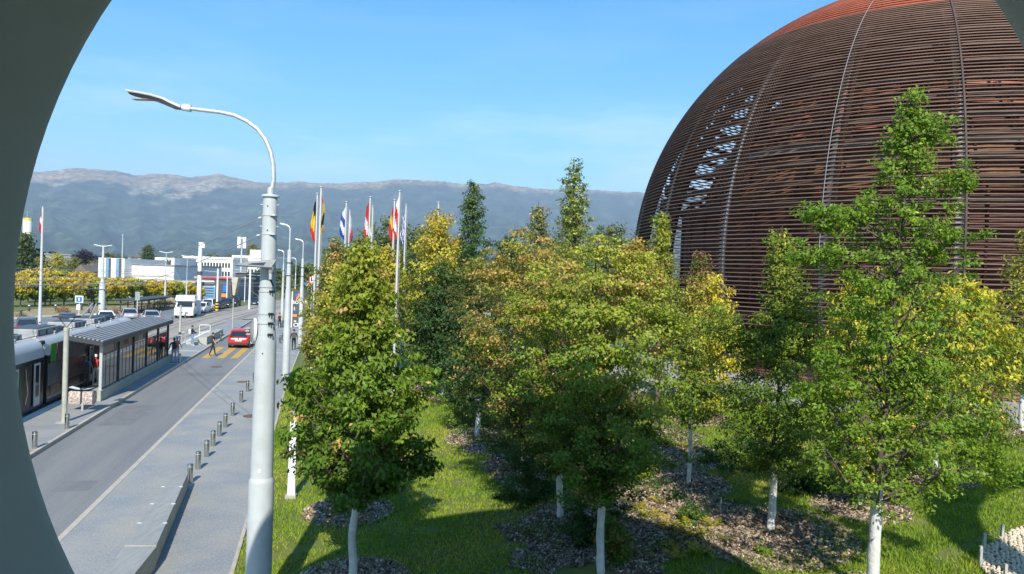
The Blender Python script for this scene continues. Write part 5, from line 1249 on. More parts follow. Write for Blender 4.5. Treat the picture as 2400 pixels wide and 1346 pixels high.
q = AT(731,654,90); t = thing('traffic_light', 'small red-framed traffic light above the trees right of the dark sign', 'traffic light', (q[0],q[1],0)); MB().tube([(0,0,0),(0,0,q[2])], .07, 'galv', 8).build('post', t)
MB().box(-.32,.32,-.05,.05,q[2]-.55,q[2]+.45,'sign_red').build('frame', t); MB().box(-.20,.20,-.10,-.06,q[2]-.42,q[2]+.32,'white_paint').build('housing', t); MB().box(-.08,.08,-.13,-.11,q[2]-.3,q[2]+.2,'black').build('lens', t)
# white pole sign left
q = G(185,738,0); t = thing('bus_sign', 'white and blue stop sign on a thin pole by the far left road', 'sign', tuple(q)); zz_ = AT(186,700,q[1])[2]
MB().tube([(0,0,0),(0,0,zz_)], .06, 'galv', 8).build('post', t); MB().box(-.5,.5,-.06,.06,zz_-.5,zz_+.35,'white_paint').build('panel', t); MB().box(-.36,.36,-.08,-.065,zz_-.42,zz_+.2,'sign_blue').build('blue_field', t); MB().box(-.3,.15,-.07,.07,zz_-1.4,zz_-.75,'white_paint').build('small_panel', t); MB().box(-.06,.08,-.1,-.082,zz_-.3,zz_+.1,'white_paint').build('figure', t)
q = G(321,742,0); t = thing('blank_sign', 'tall blank grey board sign in front of the bicycle shelter', 'sign', tuple(q)); zz_ = AT(323,702,q[1])[2]
MB().tube([(0,0,0),(0,0,zz_)], .06, 'galv', 8).build('post', t); MB().box(-.28,.30,-.04,.04,zz_-.1,zz_+.95,'tram_grey').build('panel', t)
# ================================================================== VEHICLES
def wheel(par, x, y, r_=.31, w_=.2):
    t = MB().tube([(x-w_/2,y,r_),(x+w_/2,y,r_)], r_, 'rubber', 18).build('wheel', par)
    MB().tube([(x-w_/2-.006,y,r_),(x+w_/2+.006,y,r_)], r_*.62, 'car_silver', 12).build('rim', t); return t
def carbody(root, L=3.9, Wd=1.66, H=1.48, paint='car_white', kind='hatch'):
    """y forward, origin on the ground at the middle"""
    h = L/2; w_ = Wd/2; zb = .86 if kind != 'suv' else .98
    st_ = [(-h,.42,zb*.86,.80),(-h+.10,.26,zb*1.04,.93),(-h+.5,.22,zb*1.08,.99),(-.2,.20,zb*1.06,1.0),(h*.40,.20,zb*1.03,1.0),(h*.62,.22,zb*.98,.99),(h-.25,.26,zb*.84,.94),(h,.40,zb*.66,.80)]
    rg = []
    for (y, z0, z1, k) in st_:
        W_ = w_*k; m_ = (z0+z1)/2; rg.append([(W_*.93,y,z0),(W_,y,z0+(z1-z0)*.25),(W_,y,z0+(z1-z0)*.65),(W_*.95,y,z1-.03),(W_*.82,y,z1),(-W_*.82,y,z1),(-W_*.95,y,z1-.03),(-W_,y,z0+(z1-z0)*.65),(-W_,y,z0+(z1-z0)*.25),(-W_*.93,y,z0)])
    MB().loft(rg, paint).build('body', root, smooth=True)
    back = {'hatch':(-h+.07,-h+.60),'suv':(-h+.06,-h+.30),'van':(-h+.03,-h+.12),'sedan':(-h*.62,-h*.30)}[kind]; fr_ = {'hatch':(h*.56,h*.08),'suv':(h*.50,h*.10),'van':(h*.72,h*.42),'sedan':(h*.52,h*.05)}[kind]
    zc = zb*1.02; def_ = [(back[0],zc,.90),(back[1],H-.05,.76),(0,H,.78),(fr_[1],H-.03,.76),(fr_[0],zc-.04,.90)]
    cab = MB(); ks = [(back[0],zc),(back[1],H-.07),(fr_[1],H-.07),(fr_[0],zc-.03)]
    vs = []
    for sx in (1,-1): vs += [(sx*w_*.92,ks[0][0],ks[0][1]),(sx*w_*.70,ks[1][0],ks[1][1]),(sx*w_*.72,ks[2][0],ks[2][1]),(sx*w_*.92,ks[3][0],ks[3][1])]
    cab.add(vs, [(0,1,2,3),(7,6,5,4),(0,4,5,1),(1,5,6,2),(2,6,7,3)], 'glass_dark'); cab.build('windows', root)
    roof = MB(); rr = []
    for (y, z, k) in ((back[1]-.06,H-.09,.70),(back[1]+.12,H-.02,.73),(0,H+.02,.76),(fr_[1],H-.02,.74),(fr_[1]+.05,H-.07,.72)):
        rr.append([(w_*k,y,z-.035),(w_*k*.9,y,z+.01),(-w_*k*.9,y,z+.01),(-w_*k,y,z-.035)])
    roof.loft(rr, paint).build('roof', root, smooth=True)
    for sx in (1,-1):
        for a, c in (((w_*.925,ks[0][0],ks[0][1]-.02),(w_*.71,ks[1][0],ks[1][1])),((w_*.925,ks[3][0],ks[3][1]-.02),(w_*.73,ks[2][0],ks[2][1])),((w_*.93,-.05,zc),(w_*.775,-.08,H-.05))):
            MB().bar((sx*a[0],a[1],a[2]),(sx*c[0],c[1],c[2]),.09,.06,paint if a[1] != -.05 else 'plastic_dark').build('pillar', root)
        MB().loft([[(sx*(w_+.02),fr_[0]-.45+dy,zc+z) for z in (.0,.12)]+[(sx*(w_+.17),fr_[0]-.45+dy,zc+z) for z in (.12,.02)] for dy in (0,.10)], paint).build('mirror', root)
        for y in (-h+.62, h-.68): wheel(root, sx*(w_-.09), y)
        MB().box(sx*w_*.80-.12,sx*w_*.80+.10,h-.13,h-.01,zb*.60,zb*.74,'head_light').build('headlight', root)
        MB().box(sx*w_*.86-.07,sx*w_*.86+.055,-h-.012,-h+.10,zb*.80,zb*1.12,'tail_light').build('tail_light', root)
    MB().box(-w_*.9,w_*.9,-h-.05,-h+.05,.30,.44,'plastic_dark').build('bumper', root); MB().box(-w_*.75,w_*.75,h-.03,h+.04,.26,.42,'plastic_dark').build('grille', root)
    MB().box(-.26,.26,-h-.035,-h-.015,.60,.71,'plate_white').build('number_plate', root); MB().box(-.26,.26,h+.04,h+.05,.34,.44,'plate_white').build('number_plate', root)
p = G(559,817,0); fwd = ROAD_ROT
rc = thing('red_hatchback', 'small red hatchback driving away over the yellow crosswalk, seen from behind', 'car', (p[0]+Dv[0]*1.8, p[1]+Dv[1]*1.8, 0), fwd-R(1))
carbody(rc, 3.6, 1.66, 1.50, 'red_paint', 'hatch')
MB().box(-.45,.45,-1.800,-1.765,.955,.975,'red_paint').build('tailgate_lip', rc); MB().lathe([(.001,0),(.07,.0),(.06,.02),(.001,.03)], 'steel', 16).build('badge', rc).location = (0,-1.83,.84)
o = [c for c in KIDS(rc) if c.name.startswith('badge')][0]; o.rotation_euler = (R(90),0,0)
MB().tube([(.0,-1.25,1.5),(0,-1.35,1.75)], .006, 'black', 4).build('antenna', rc)
cars = [(450,737,'car_white','sedan',.95,'white low car parked just right of the camper van',1),(471,734,'car_white','suv',.92,'white off-road car behind the thick white post',1),(488,729,'car_white','van',.95,'tall white van in the row of parked vehicles',1),
        (509,725,'car_black','sedan',.9,'black car behind the mast with yellow bands',1),(529,722,'car_black','suv',.92,'dark car with bright headlights, third from the right in the row',1),(546,718,'car_black','suv',.92,'last dark car of the parked row, before the dark building',1),(595,715,'car_black','sedan',.9,'dark car driving towards the camera far down the road',1),
        (240,760,'car_white','sedan',1.0,'car roof showing behind the tram, under the pantograph',-1),(150,768,'car_grey','sedan',1.0,'dark blue car roof behind the tram roof units',-1),(52,788,'car_grey','suv',1.0,'dark blue car at the far left behind the tram',-1),(296,752,'car_silver','sedan',1.0,'silver car roof behind the middle of the tram',-1),(348,758,'car_silver','sedan',1.0,'silver car parked beyond the tram nose',-1)]
protos = {}
for (x, y, pt, kd, sc_, lb, dr) in cars:
    q = G(x, y, 0); rz = ROAD_ROT+(R(180) if dr > 0 else R(0))+R(-6 if dr > 0 else 20); loc = (q[0]+Dv[0]*1.8*0.6, q[1]+1.0, 0)
    if x == 595: rz = ROAD_ROT+R(180+4)
    key = (pt, kd)
    if key not in protos:
        o = thing('parked_car', lb, 'car', loc, rz, 'cars on and beside the tram road'); carbody(o, 4.1, 1.72, {'sedan':1.43,'suv':1.62,'van':1.85,'hatch':1.5}[kd], pt, kd); protos[key] = o
    else: o = dup(protos[key], loc, rz, lb)
    o.scale = (sc_,)*3
# ---- camper van
q = G(419,746,0); cvn = thing('camper_van', 'white camper van with bulging cab roof, facing the camera beside the tram tracks', 'camper van', (q[0]-.5, q[1]+3.2, 0), ROAD_ROT+R(180)+R(5))
b = MB()
prof_ = [(3.1,.35),(3.15,.95),(2.95,1.25),(2.1,1.38),(1.55,1.95),(2.0,2.15),(1.95,2.5),(1.3,2.78),(-3.1,2.72),(-3.15,.45)]
b.loft([[(sx,y,z) for y, z in prof_] for sx in (-1.1,-1.04,1.04,1.1)], 'car_white'); b.build('body', cvn)
MB().add([(-.92,2.16,1.36),(.92,2.16,1.36),(.84,1.66,1.93),(-.84,1.66,1.93)], [(0,1,2,3)], 'glass_dark').build('windscreen', cvn).location = (0,.03,.01)
for sx in (-1,1):
    MB().box(sx*1.105-.01,sx*1.105+.01,1.2,2.0,1.42,1.9,'glass_dark').build('side_window', cvn); MB().box(sx*1.105-.01,sx*1.105+.01,-2.2,-1.2,1.5,2.0,'glass_dark').build('side_window', cvn); MB().box(sx*1.105-.01,sx*1.105+.01,-.6,.1,1.5,2.0,'glass_dark').build('side_window', cvn)
    MB().box(sx*.8-.16,sx*.8+.16,3.08,3.17,.82,1.02,'head_light').build('headlight', cvn)
    MB().box(sx*1.25-.09,sx*1.25+.09,1.9,2.05,1.45,1.85,'plastic_dark').build('mirror', cvn)
    for y in (-1.7,2.2): wheel(cvn, sx*.95, y, .36, .22)
for sx in (-.32,.32): MB().box(sx-.2,sx+.2,3.14,3.18,.62,.74,'plastic_dark').build('grille', cvn)
MB().box(-.95,.95,3.05,3.2,.35,.5,'car_white').build('bumper', cvn); MB().box(-.3,.3,-.4,.4,2.72,2.84,'tram_grey').build('roof_vent', cvn)

# ================================================================== PEOPLE
def person(label, px, py, rz=0, z=.14, H=1.74, top='cloth_black', bottom='cloth_black', hair='hair_dark', arms=((.0,.0),(.0,.0)), stride=.12, sleeve='long', lean=0.0, bag=None, hat=None, loc=None, shoes='cloth_darkgrey'):
    p = G(px, py, z) if loc is None else loc
    t = thing('person', label, 'person', (p[0],p[1],z), rz); k = H/1.75
    J = {}; J['pel'] = (0,0,.93); J['abd'] = (0,lean*.25,1.10); J['che'] = (0,lean*.6,1.28); J['nek'] = (0,lean*.95,1.475); J['hed'] = (0,lean*1.1+.01,1.60); J['crn'] = (0,lean*1.1,1.70)
    for sx, n_ in ((1,'r'),(-1,'l')):
        f = stride*sx; J['hip'+n_] = (sx*.09,0,.88); J['kne'+n_] = (sx*.10,f*.55+.02,.49); J['ank'+n_] = (sx*.10,f*1.0-.02,.09); J['toe'+n_] = (sx*.12,f+.13,.04)
        fw, ou = arms[0 if sx == 1 else 1]; sh_ = Vector((sx*.175,lean*.8,1.41)); J['sho'+n_] = tuple(sh_)
        el = sh_+Vector((sx*(.05+.18*ou),.02+.16*fw,-.27+.10*abs(fw))); wr = el+Vector((sx*(.02+.06*ou),.05+.24*fw,-.24+.16*abs(fw))); J['elb'+n_] = tuple(el); J['wri'+n_] = tuple(wr); J['han'+n_] = tuple(wr+(wr-el).normalized()*.10)
    E_ = [('pel','abd'),('abd','che'),('che','nek'),('nek','hed'),('hed','crn')]
    for n_ in 'rl': E_ += [('pel','hip'+n_),('hip'+n_,'kne'+n_),('kne'+n_,'ank'+n_),('ank'+n_,'toe'+n_),('che','sho'+n_),('sho'+n_,'elb'+n_),('elb'+n_,'wri'+n_),('wri'+n_,'han'+n_)]
    rad = dict(pel=(.150,.11),abd=(.135,.10),che=(.155,.11),nek=(.052,.055),hed=(.075,.092),crn=(.062,.075))
    for n_ in 'rl': rad.update({'hip'+n_:(.088,.092),'kne'+n_:(.058,.060),'ank'+n_:(.040,.045),'toe'+n_:(.038,.028),'sho'+n_:(.062,.062),'elb'+n_:(.043,.043),'wri'+n_:(.028,.030),'han'+n_:(.032,.020)})
    ks = list(J); me = bpy.data.meshes.new('body'); me.from_pydata([Vector(J[q_])*k for q_ in ks], [(ks.index(a),ks.index(c)) for a, c in E_], [])
    o = bpy.data.objects.new('body_tmp', me); C.objects.link(o); sk = o.modifiers.new('s','SKIN'); sk.use_smooth_shade = True; o.modifiers.new('u','SUBSURF').levels = 1
    for i, q_ in enumerate(ks): me.skin_vertices[0].data[i].radius = tuple(r_*k for r_ in rad[q_]); me.skin_vertices[0].data[i].use_root = (q_ == 'pel')
    bpy.context.view_layer.update(); ev = o.evaluated_get(bpy.context.evaluated_depsgraph_get()); m2 = bpy.data.meshes.new_from_object(ev); bpy.data.objects.remove(o)
    m2.name = 'body'; m2.materials.clear()
    for q_ in ('skin', top, bottom, shoes): m2.materials.append(MT[q_])
    seg = [(Vector(J[a])*k, Vector(J[c])*k, a, c) for a, c in E_]
    for f in m2.polygons:
        c_ = f.center; best = min(seg, key=lambda s_: (c_-(s_[0]+(s_[1]-s_[0])*max(0,min(1,(c_-s_[0]).dot(s_[1]-s_[0])/max(1e-6,(s_[1]-s_[0]).length_squared))))).length)
        a, c2 = best[2], best[3]; mi = 1
        if c2 in ('hed','crn') or c2[:3] == 'han': mi = 0
        elif c2[:3] == 'wri' and sleeve == 'short': mi = 0
        elif c2[:3] == 'elb' and sleeve == 'short' and (c_-best[0]).length > .17*k: mi = 0
        elif c2[:3] in ('hip','kne','ank'): mi = 2
        elif a == 'pel' and c_.z < .98*k: mi = 2
        elif c2[:3] == 'toe': mi = 3
        f.material_index = mi; f.use_smooth = True
    o = bpy.data.objects.new('body', m2); C.objects.link(o); o.parent = t
    hc = Vector(J['hed'])*k
    b = MB(); b.lathe([(.092*k*math.cos(a),.112*k*math.sin(a)) for a in np.linspace(-.25,1.54,8)], hair, 14, c=(hc.x,hc.y-.022,hc.z+.025), cap=True); b.build('hair', t, smooth=True)
    MB().loft([[(hc.x-.012,hc.y+.085,hc.z+.01),(hc.x+.012,hc.y+.085,hc.z+.01),(hc.x,hc.y+.09,hc.z+.035)],[(hc.x-.004,hc.y+.115,hc.z-.01),(hc.x+.004,hc.y+.115,hc.z-.01),(hc.x,hc.y+.113,hc.z+.0)]], 'skin').build('nose', t)
    for sx in (-1,1): MB().lathe([(.001,-.02),(.02,0),(.001,.02)], 'skin', 8, c=(hc.x+sx*.082,hc.y,hc.z)).build('ear', t)
    if bag:
        b = MB(); b.loft([[(x_*w_,-.15-.10*d_,z_) for x_, d_ in ((-1,0),(1,0),(1,1.3),(-1,1.3))] for z_, w_ in ((1.02*k,.13),(1.1*k,.16),(1.32*k,.15),(1.42*k,.10))], bag); b.build('backpack', t, bevel=.02)
    if hat: MB().lathe([(.16,-.01),(.10,.02),(.098,.07),(.07,.10),(.001,.11)], hat, 16, c=(hc.x,hc.y,hc.z+.06)).build('hat', t, smooth=True)
    return t
person('woman in light denim jacket with a dark shoulder bag, boarding the tram', 200, 909, R(25), .14, 1.68, 'denim_light', 'cloth_darkgrey', 'hair_grey', ((.5,.2),(.2,.1)), .10, lean=.12, bag='cloth_darkgrey', shoes='cloth_white')
person('person in brown and red with white hair behind the shelter post', 223, 903, R(20), .14, 1.68, 'cloth_red', 'cloth_white', 'cloth_white', ((.3,.1),(.1,.1)), .08)
person('man in dark navy jacket and light grey trousers standing at the shelter end', 407, 852, R(30), .14, 1.74, 'cloth_navy', 'cloth_grey', 'hair_dark', ((.2,.2),(.2,.2)), .05, bag='cloth_navy', shoes='cloth_black')
person('person in orange with a white sun hat behind the man in the navy jacket', 414, 846, R(-20), .14, 1.70, 'cloth_orange', 'cloth_white', 'hair_dark', ((.2,.1),(.2,.1)), .05, hat='cloth_white')
person('person in dark top and blue jeans holding a white bag on the platform', 450, 811, R(-60), .14, 1.70, 'cloth_navy', 'denim', 'hair_dark', ((.7,.1),(.5,.1)), .06, bag='cloth_white', shoes='cloth_white')
person('man in black t-shirt and black trousers crossing at the yellow stripes', 498, 835, R(-75), .0, 1.80, 'cloth_black', 'cloth_black', 'hair_dark', ((.3,.1),(.55,.2)), .22, sleeve='short')
person('person in black with a dark backpack walking away on the right pavement', 688, 821, ROAD_ROT, .05, 1.74, 'cloth_black', 'cloth_black', 'hair_dark', ((.1,.1),(.2,.1)), .2, bag='cloth_darkgrey')
person('distant person in an orange top walking near the far lamp post', 655, 769, ROAD_ROT, .05, 1.72, 'cloth_orange', 'cloth_black', 'hair_dark', ((.1,.1),(.2,.1)), .2, bag='cloth_black')
person('person in red waiting inside the shelter, farther one', 386, 850, R(100), .14, 1.7, 'cloth_red', 'cloth_darkgrey', 'hair_dark', ((.2,.1),(.2,.1)), .05, loc=W(-11.6,50.5,.14))
person('person in orange top waiting inside the shelter near the far posts', 370, 850, R(60), .14, 1.7, 'cloth_orange', 'denim', 'hair_dark', ((.2,.1),(.2,.1)), .05, loc=W(-11.7,49.3,.14))

# ================================================================== BACKDROP LEFT: buildings and trees
def bld(name, label, box, Y, depth, m, cat='building', zb=0.0, roof=None):
    x0, x1, yt = box; a = AT(x0, 640, Y); c = AT(x1, 640, Y); zt = AT((x0+x1)/2, yt, Y)[2]
    t = thing(name, label, cat, ((a[0]+c[0])/2, Y, zb), 0); w_ = (c[0]-a[0])/2
    MB().box(-w_,w_,0,depth,0,zt-zb,m).build('wall', t)
    if roof: MB().box(-w_-.3,w_+.3,-.3,depth+.3,zt-zb+.004,zt-zb+roof[1],roof[0]).build('roof', t)
    return t, w_, zt-zb
def winrow(t, w_, x0, x1, z0, z1, n, m='glass_dark', name='window', gap=.35, y=-.04):
    step = (x1-x0)/n; me = None
    b = MB().box(-step*(1-gap)/2,step*(1-gap)/2,-.03,.03,z0,z1,m); b2 = MB().box(-step*(1-gap)/2-.05,step*(1-gap)/2+.05,-.06,.02,z0-.12,z0-.02,'wall_white')
    for i in range(n):
        o = b.build(name, t) if me is None else bpy.data.objects.new(name, me)
        if me is None: me = o.data; s_ = b2.build('sill', o); sm = s_.data
        else: C.objects.link(o); o.parent = t; s_ = bpy.data.objects.new('sill', sm); C.objects.link(s_); s_.parent = o
        o.location = (x0+step*(i+.5), y, 0)
t, w_, h_ = bld('exhibition_hall', 'bright white long hall with blue vertical strips at its left end', (230,291,605), 150, 18, 'wall_white')
for px in (251,275): 
    x_ = AT(px,640,150)[0]-t.location.x; MB().box(x_-.25,x_+.35,-.12,.05,0,h_-.05,'blue_panel').build('blue_strip', t); MB().box(x_+.36,x_+.75,-.10,.03,0,h_-.05,'wall_dark').build('shadow_gap', t)
for zz in (.3,.6): MB().box(-w_,w_,-.03,.02,h_*zz,h_*zz+.08,'wall_grey').build('panel_joint', t)
t, w_, h_ = bld('low_hall', 'white low wing stretching right of the tall hall block', (285,408,621), 153, 25, 'wall_white', roof=('wall_grey',.15))
MB().box(-w_,w_,-.05,.05,h_*.62,h_*.66,'wall_beige').build('ledge', t); winrow(t, w_, -w_+1, w_-1, h_*.25, h_*.5, 9)
for (px, pw, yy) in ((292,10,608),(302,5,606),(316,14,613)):
    b0 = bld('roof_unit', {292:'white box unit on the low hall roof, left',302:'thin white chimney box on the low hall roof',316:'white box unit on the low hall roof, right'}[px], (px-pw/2,px+pw/2,yy), 158, 3, 'wall_white', 'roof unit', zb=AT(px,622,158)[2]-.4); MB().box(-b0[1]*1.1,b0[1]*1.1,-.1,3.1,b0[2]+.003,b0[2]+.15,'wall_grey').build('lid', b0[0])
t, w_, h_ = bld('terraced_block', 'white stepped block behind the right end of the long hall', (362,408,604), 175, 12, 'wall_white'); winrow(t,w_,-w_+.5,-w_*.3,h_*.80,h_*.92,2,gap=.3); winrow(t,w_,.2*w_,.7*w_,h_*.8,h_*.95,2)
MB().box(-w_-1.5,-w_*.1,-2.5,0,h_*.70,h_*.74,'wall_white').build('balcony', t); MB().box(-w_*.05,w_*.5,-.15,.02,h_*.62,h_*.9,'wall_dark').build('recess', t)
t, w_, h_ = bld('shop_hall', 'pale commercial hall behind the yellow trees with a flat canopy roof', (240,456,660), 142, 8, 'wall_beige', roof=('wall_beige',.3)); winrow(t, w_, -w_+.5, w_-.5, h_*.55, h_*.82, 16, m='wall_white', gap=.25); winrow(t, w_, -w_+.5, w_-.5, .8, h_*.42, 16, gap=.25)
t, w_, h_ = bld('canopy_building', 'building with a red-lettered white roof edge and dark sloping porch', (460,554,654), 146, 10, 'wall_grey', roof=('wall_beige',.35))
MB().box(-w_+.3,w_*.85,-.42,-.30,h_+.08,h_+.36,'sign_red').build('red_band', t)
MB().box(-w_-.2,w_*.1,-.1,.05,.2,h_*.40,'wall_grey').build('lower_wall', t)
for k in range(4): MB().box(-w_*.9,w_*.05,-.12,.02,h_*(.48+.12*k),h_*(.53+.12*k),'wall_dark' if k % 2 == 0 else 'wall_white').build('louvre', t)
MB().loft([[(w_*.25,-1.5,0),(w_*.98,-1.5,0),(w_*.88,-1.5,h_*.9),(w_*.05,-1.5,h_*.98)],[(w_*.25,0,0),(w_*.98,0,0),(w_*.88,0,h_*.9),(w_*.05,0,h_*.98)]], 'wall_dark').build('porch', t)
MB().loft([[(w_*.92,-1.6,h_*1.1),(w_*1.25,-1.6,h_*1.12),(w_*1.10,-1.6,h_*.25),(w_*1.0,-1.6,h_*.25)],[(w_*.92,0,h_*1.1),(w_*1.25,0,h_*1.12),(w_*1.1,0,h_*.25),(w_*1.0,0,h_*.25)]], 'wall_beige').build('slanted_fin', t)
x_ = AT(497,640,146)[0]-t.location.x; b_ = MB().box(x_-1.35,x_+1.25,-1.2,-1.0,.3,h_*.62,'blue_panel').build('billboard', t)
for k in range(5): MB().box(x_-1.2+.3*(k%2),x_+.9,-1.23,-1.21,.6+k*.5,.8+k*.5,'glass_blue').build('billboard_stripe', b_)
x_ = AT(536,640,146)[0]-t.location.x; MB().box(x_-.35,x_+.35,-1.7,-1.55,1.6,3.0,'sign_blue').build('poster', t); MB().box(x_-.6,x_+.6,-1.8,-1.55,.6,1.3,'orange').build('goods', t)
t, w_, h_ = bld('dark_block', 'dark grey windowless building right of the sloping porch', (552,576,640), 160, 10, 'wall_dark', roof=('wall_grey',.2)); winrow(t,w_,-w_+.3,w_-.3,h_*.3,h_*.8,3,m='wall_grey')
t, w_, h_ = bld('white_kiosk', 'small white and red building at the end of the road', (580,596,668), 170, 5, 'wall_white', roof=('sign_red',.3)); MB().box(-w_*.5,w_*.4,-.1,.02,.2,h_*.6,'sign_blue').build('door', t)
for (box, Y, lb, rows, cols_) in (((430,545,607),270,'long white office building with rows of windows, behind the thick white post',4,15),((545,645,605),285,'white stepped office building behind the flat lamp head',4,12)):
    t, w_, h_ = bld('office_building', lb, box, Y, 14, 'wall_white', roof=('wall_white',.8))
    for r_ in range(rows): winrow(t, w_, -w_+.8, w_-.8, h_-3.0-3.1*r_, h_-1.3-3.1*r_, cols_)
    if box[0] == 545: MB().box(-w_*.3,w_*.3,2,10,h_+.8,h_+3.2,'wall_white').build('penthouse', t)
t, w_, h_ = bld('grey_hall', 'grey industrial hall with pale roof far left behind the yellow trees', (105,166,598), 260, 20, 'wall_grey', roof=('wall_grey',.4)); MB().box(-w_,w_*.4,-.1,.05,h_*.1,h_*.55,'wall_white').build('door', t)
for i, (px, yy, Y, wd, lb) in enumerate(((62,0,0,0,''),(215,628,230,26,'brown-roofed low building left of the white hall'),(190,634,210,30,'pale house row left of the white hall'),(322,601,330,14,'small cream house on the slope above the hall'),(590,0,0,0,''))):
    if not wd: continue
    t, w_, h_ = bld('house', lb, (px-wd/2,px+wd/2,yy+3), Y, 9, 'wall_beige'); MB().loft([[(-w_-.3,y_,h_),(0,y_,h_+2),(w_+.3,y_,h_)] for y_ in (-.4,9.4)], 'roof_brown').build('roof', t); winrow(t,w_,-w_+.4,w_-.4,h_*.55,h_*.8,4)
# water tower at the left rim
q = AT(64,560,300); t = thing('water_tower', 'white round water tower with a yellow top band at the left rim', 'tower', (q[0],300,0)); zt = AT(62,512,300)[2]
MB().lathe([(1.3,0),(1.3,zt*.55),(1.7,zt*.62),(1.7,zt-.9)], 'wall_white', 24).build('tank', t, smooth=True); MB().lathe([(1.75,zt-.9),(1.75,zt),(.01,zt+.3)], 'tower_yellow', 24).build('top_band', t); MB().tube([(-.3,0,zt),(-.3,0,zt+3)], .06, 'galv', 5).build('aerial', t)
# bicycle shelter
q = G(306,736,0); q2 = G(395,722,0); d = Vector(q2)-Vector(q); Lb = d.length; t = thing('bicycle_shelter', 'dark open-sided bicycle shelter in front of the yellow trees', 'shelter', tuple(q), math.atan2(d.y,d.x))
hb = 1.75
MB().box(-.5,Lb+.5,-1.2,1.6,hb,hb+.14,'dark_metal').build('roof', t)
for k in range(7):
    x_ = Lb*k/6; MB().box(x_-.06,x_+.06,1.2,1.32,0,hb,'dark_metal').build('post', t); MB().bar((x_,1.26,hb-.5),(x_,-.9,hb),.06,.06,'dark_metal').build('brace', t)
me_b = None
for k in range(14):
    if me_b is None:
        b = MB()
        for yy in (-.5,.5): b.tube([(.35*math.cos(a),yy+.33*0+.33*math.sin(a)*1.0,.34+.0) for a in (0,)]+[], .01, 'black') if 0 else b.add(*(lambda n_: ([((.0),yy+.33*math.cos(2*math.pi*i/n_),.34+.33*math.sin(2*math.pi*i/n_)) for i in range(n_)]+[(0.03,yy+.29*math.cos(2*math.pi*i/n_),.34+.29*math.sin(2*math.pi*i/n_)) for i in range(n_)], [(i,(i+1)%n_,n_+(i+1)%n_,n_+i) for i in range(n_)]))(14), 'rubber')
        for a, c in (((0,-.5,.34),(0,-.15,.34)),((0,-.15,.34),(0,.3,.75)),((0,-.5,.34),(0,-.25,.8)),((0,-.15,.34),(0,-.25,.85)),((0,-.25,.8),(0,.3,.78)),((0,.5,.34),(0,.3,.95)),((-.22,.28,.95),(.22,.28,.95))): b.tube([a,c], .022, 'dark_metal', 5)
        b.box(-.06,.06,-.38,-.18,.86,.92,'black'); o = b.build('bicycle'); me_b = o.data
    else: o = bpy.data.objects.new('bicycle', me_b); C.objects.link(o)
    o.location = t.matrix_basis @ Vector((.5+Lb*.93*k/13,.3+random.uniform(-.1,.1),0)) if 0 else Vector(q)+d.normalized()*(.5+Lb*.93*k/13)+Vector((0,.3,0)); o.rotation_euler = (R(random.uniform(-6,6)),0,math.atan2(d.y,d.x)+R(random.uniform(-12,12)))
    tag(o, 'parked bicycle among the row under the dark bicycle shelter', 'bicycle', 'bicycles under the shelter')
# small dark posts on the verge
for i, (x, y, yt, lb) in enumerate(((49,743,727,'squat dark post at the left end of the dry verge'),(68,730,717,'dark post with pale cap left of the lone flagpole'),(130,729,716,'dark post with pale cap right of the lone flagpole'),(191,727,716,'short dark post right of the blue sign'),(208,733,714,'taller dark post right of the blue sign'))):
    p = G(x, y, .1); h_ = AT(x,yt,p[1])[2]-.1; t = thing('verge_post', lb, 'post', (p[0],p[1],.1)); MB().lathe([(.13,0),(.13,h_)], 'dark_metal', 8, cap=True).build('shaft', t); MB().lathe([(.14,h_),(.10,h_+.08)], 'lamp_white' if i in (1,2) else 'dark_metal', 8, cap=True).build('cap', t)
# yellow trees: two rows, a few kinds copied
YT = P_((.10,.15,.02), (.36,.30,.022), (.44,.34,.03), ORA, .08, clv=.4); YT2 = P_((.08,.14,.02), (.19,.23,.025), (.34,.30,.025), None, clv=.4)
kinds = []
GY = 'yellow trees along the far lawn'
for j, (pal, wpx) in enumerate(((YT,52),(YT2,50),(YT,46))):
    p = G(118-12*j,720,0); p[2] = .1
    kinds.append(tree(['yellow tree of the front row right behind the lone flagpole','greener yellow tree of the front row, overlapping the one behind the flagpole','smallest yellow tree of the front row beside the lone flagpole'][j], p, (118-12*j-wpx/2.5,118-12*j+wpx/2.5,650,694), 'round', pal, int(2600*Q), (.34,.22), None, 18, trunk_r=.12, clus=.55, wrap=False, group=GY))
ON = ['first','second','third','fourth','fifth','sixth','seventh','eighth','ninth','tenth','eleventh','twelfth','thirteenth']
YL = ['yellow tree of the front row left of the lone flagpole','yellow tree of the front row just left of the lone flagpole','yellow tree of the front row between flagpole and blue sign','yellow tree of the front row behind the blue sign','yellow tree of the front row left of the nearest twin lamp','yellow tree of the front row right of the nearest twin lamp','yellow tree of the front row left of the bicycle shelter','yellow tree behind the near end of the bicycle shelter','yellow tree behind the middle of the bicycle shelter','yellow tree behind the far end of the bicycle shelter','yellow tree above the roof of the camper van','yellow tree between camper van and thick white post','small yellow tree at the thick white post, last of its row','yellow tree half cut by the left rim','back-row yellow tree at the left, below the water tower','back-row yellow tree behind the lone flagpole','back-row yellow tree right of the lone flagpole','back-row yellow tree above the blue sign','back-row yellow tree left of the nearest twin lamp','back-row yellow tree in front of the white hall','back-row yellow tree below the low hall, left of centre','last back-row yellow tree, below the low hall']
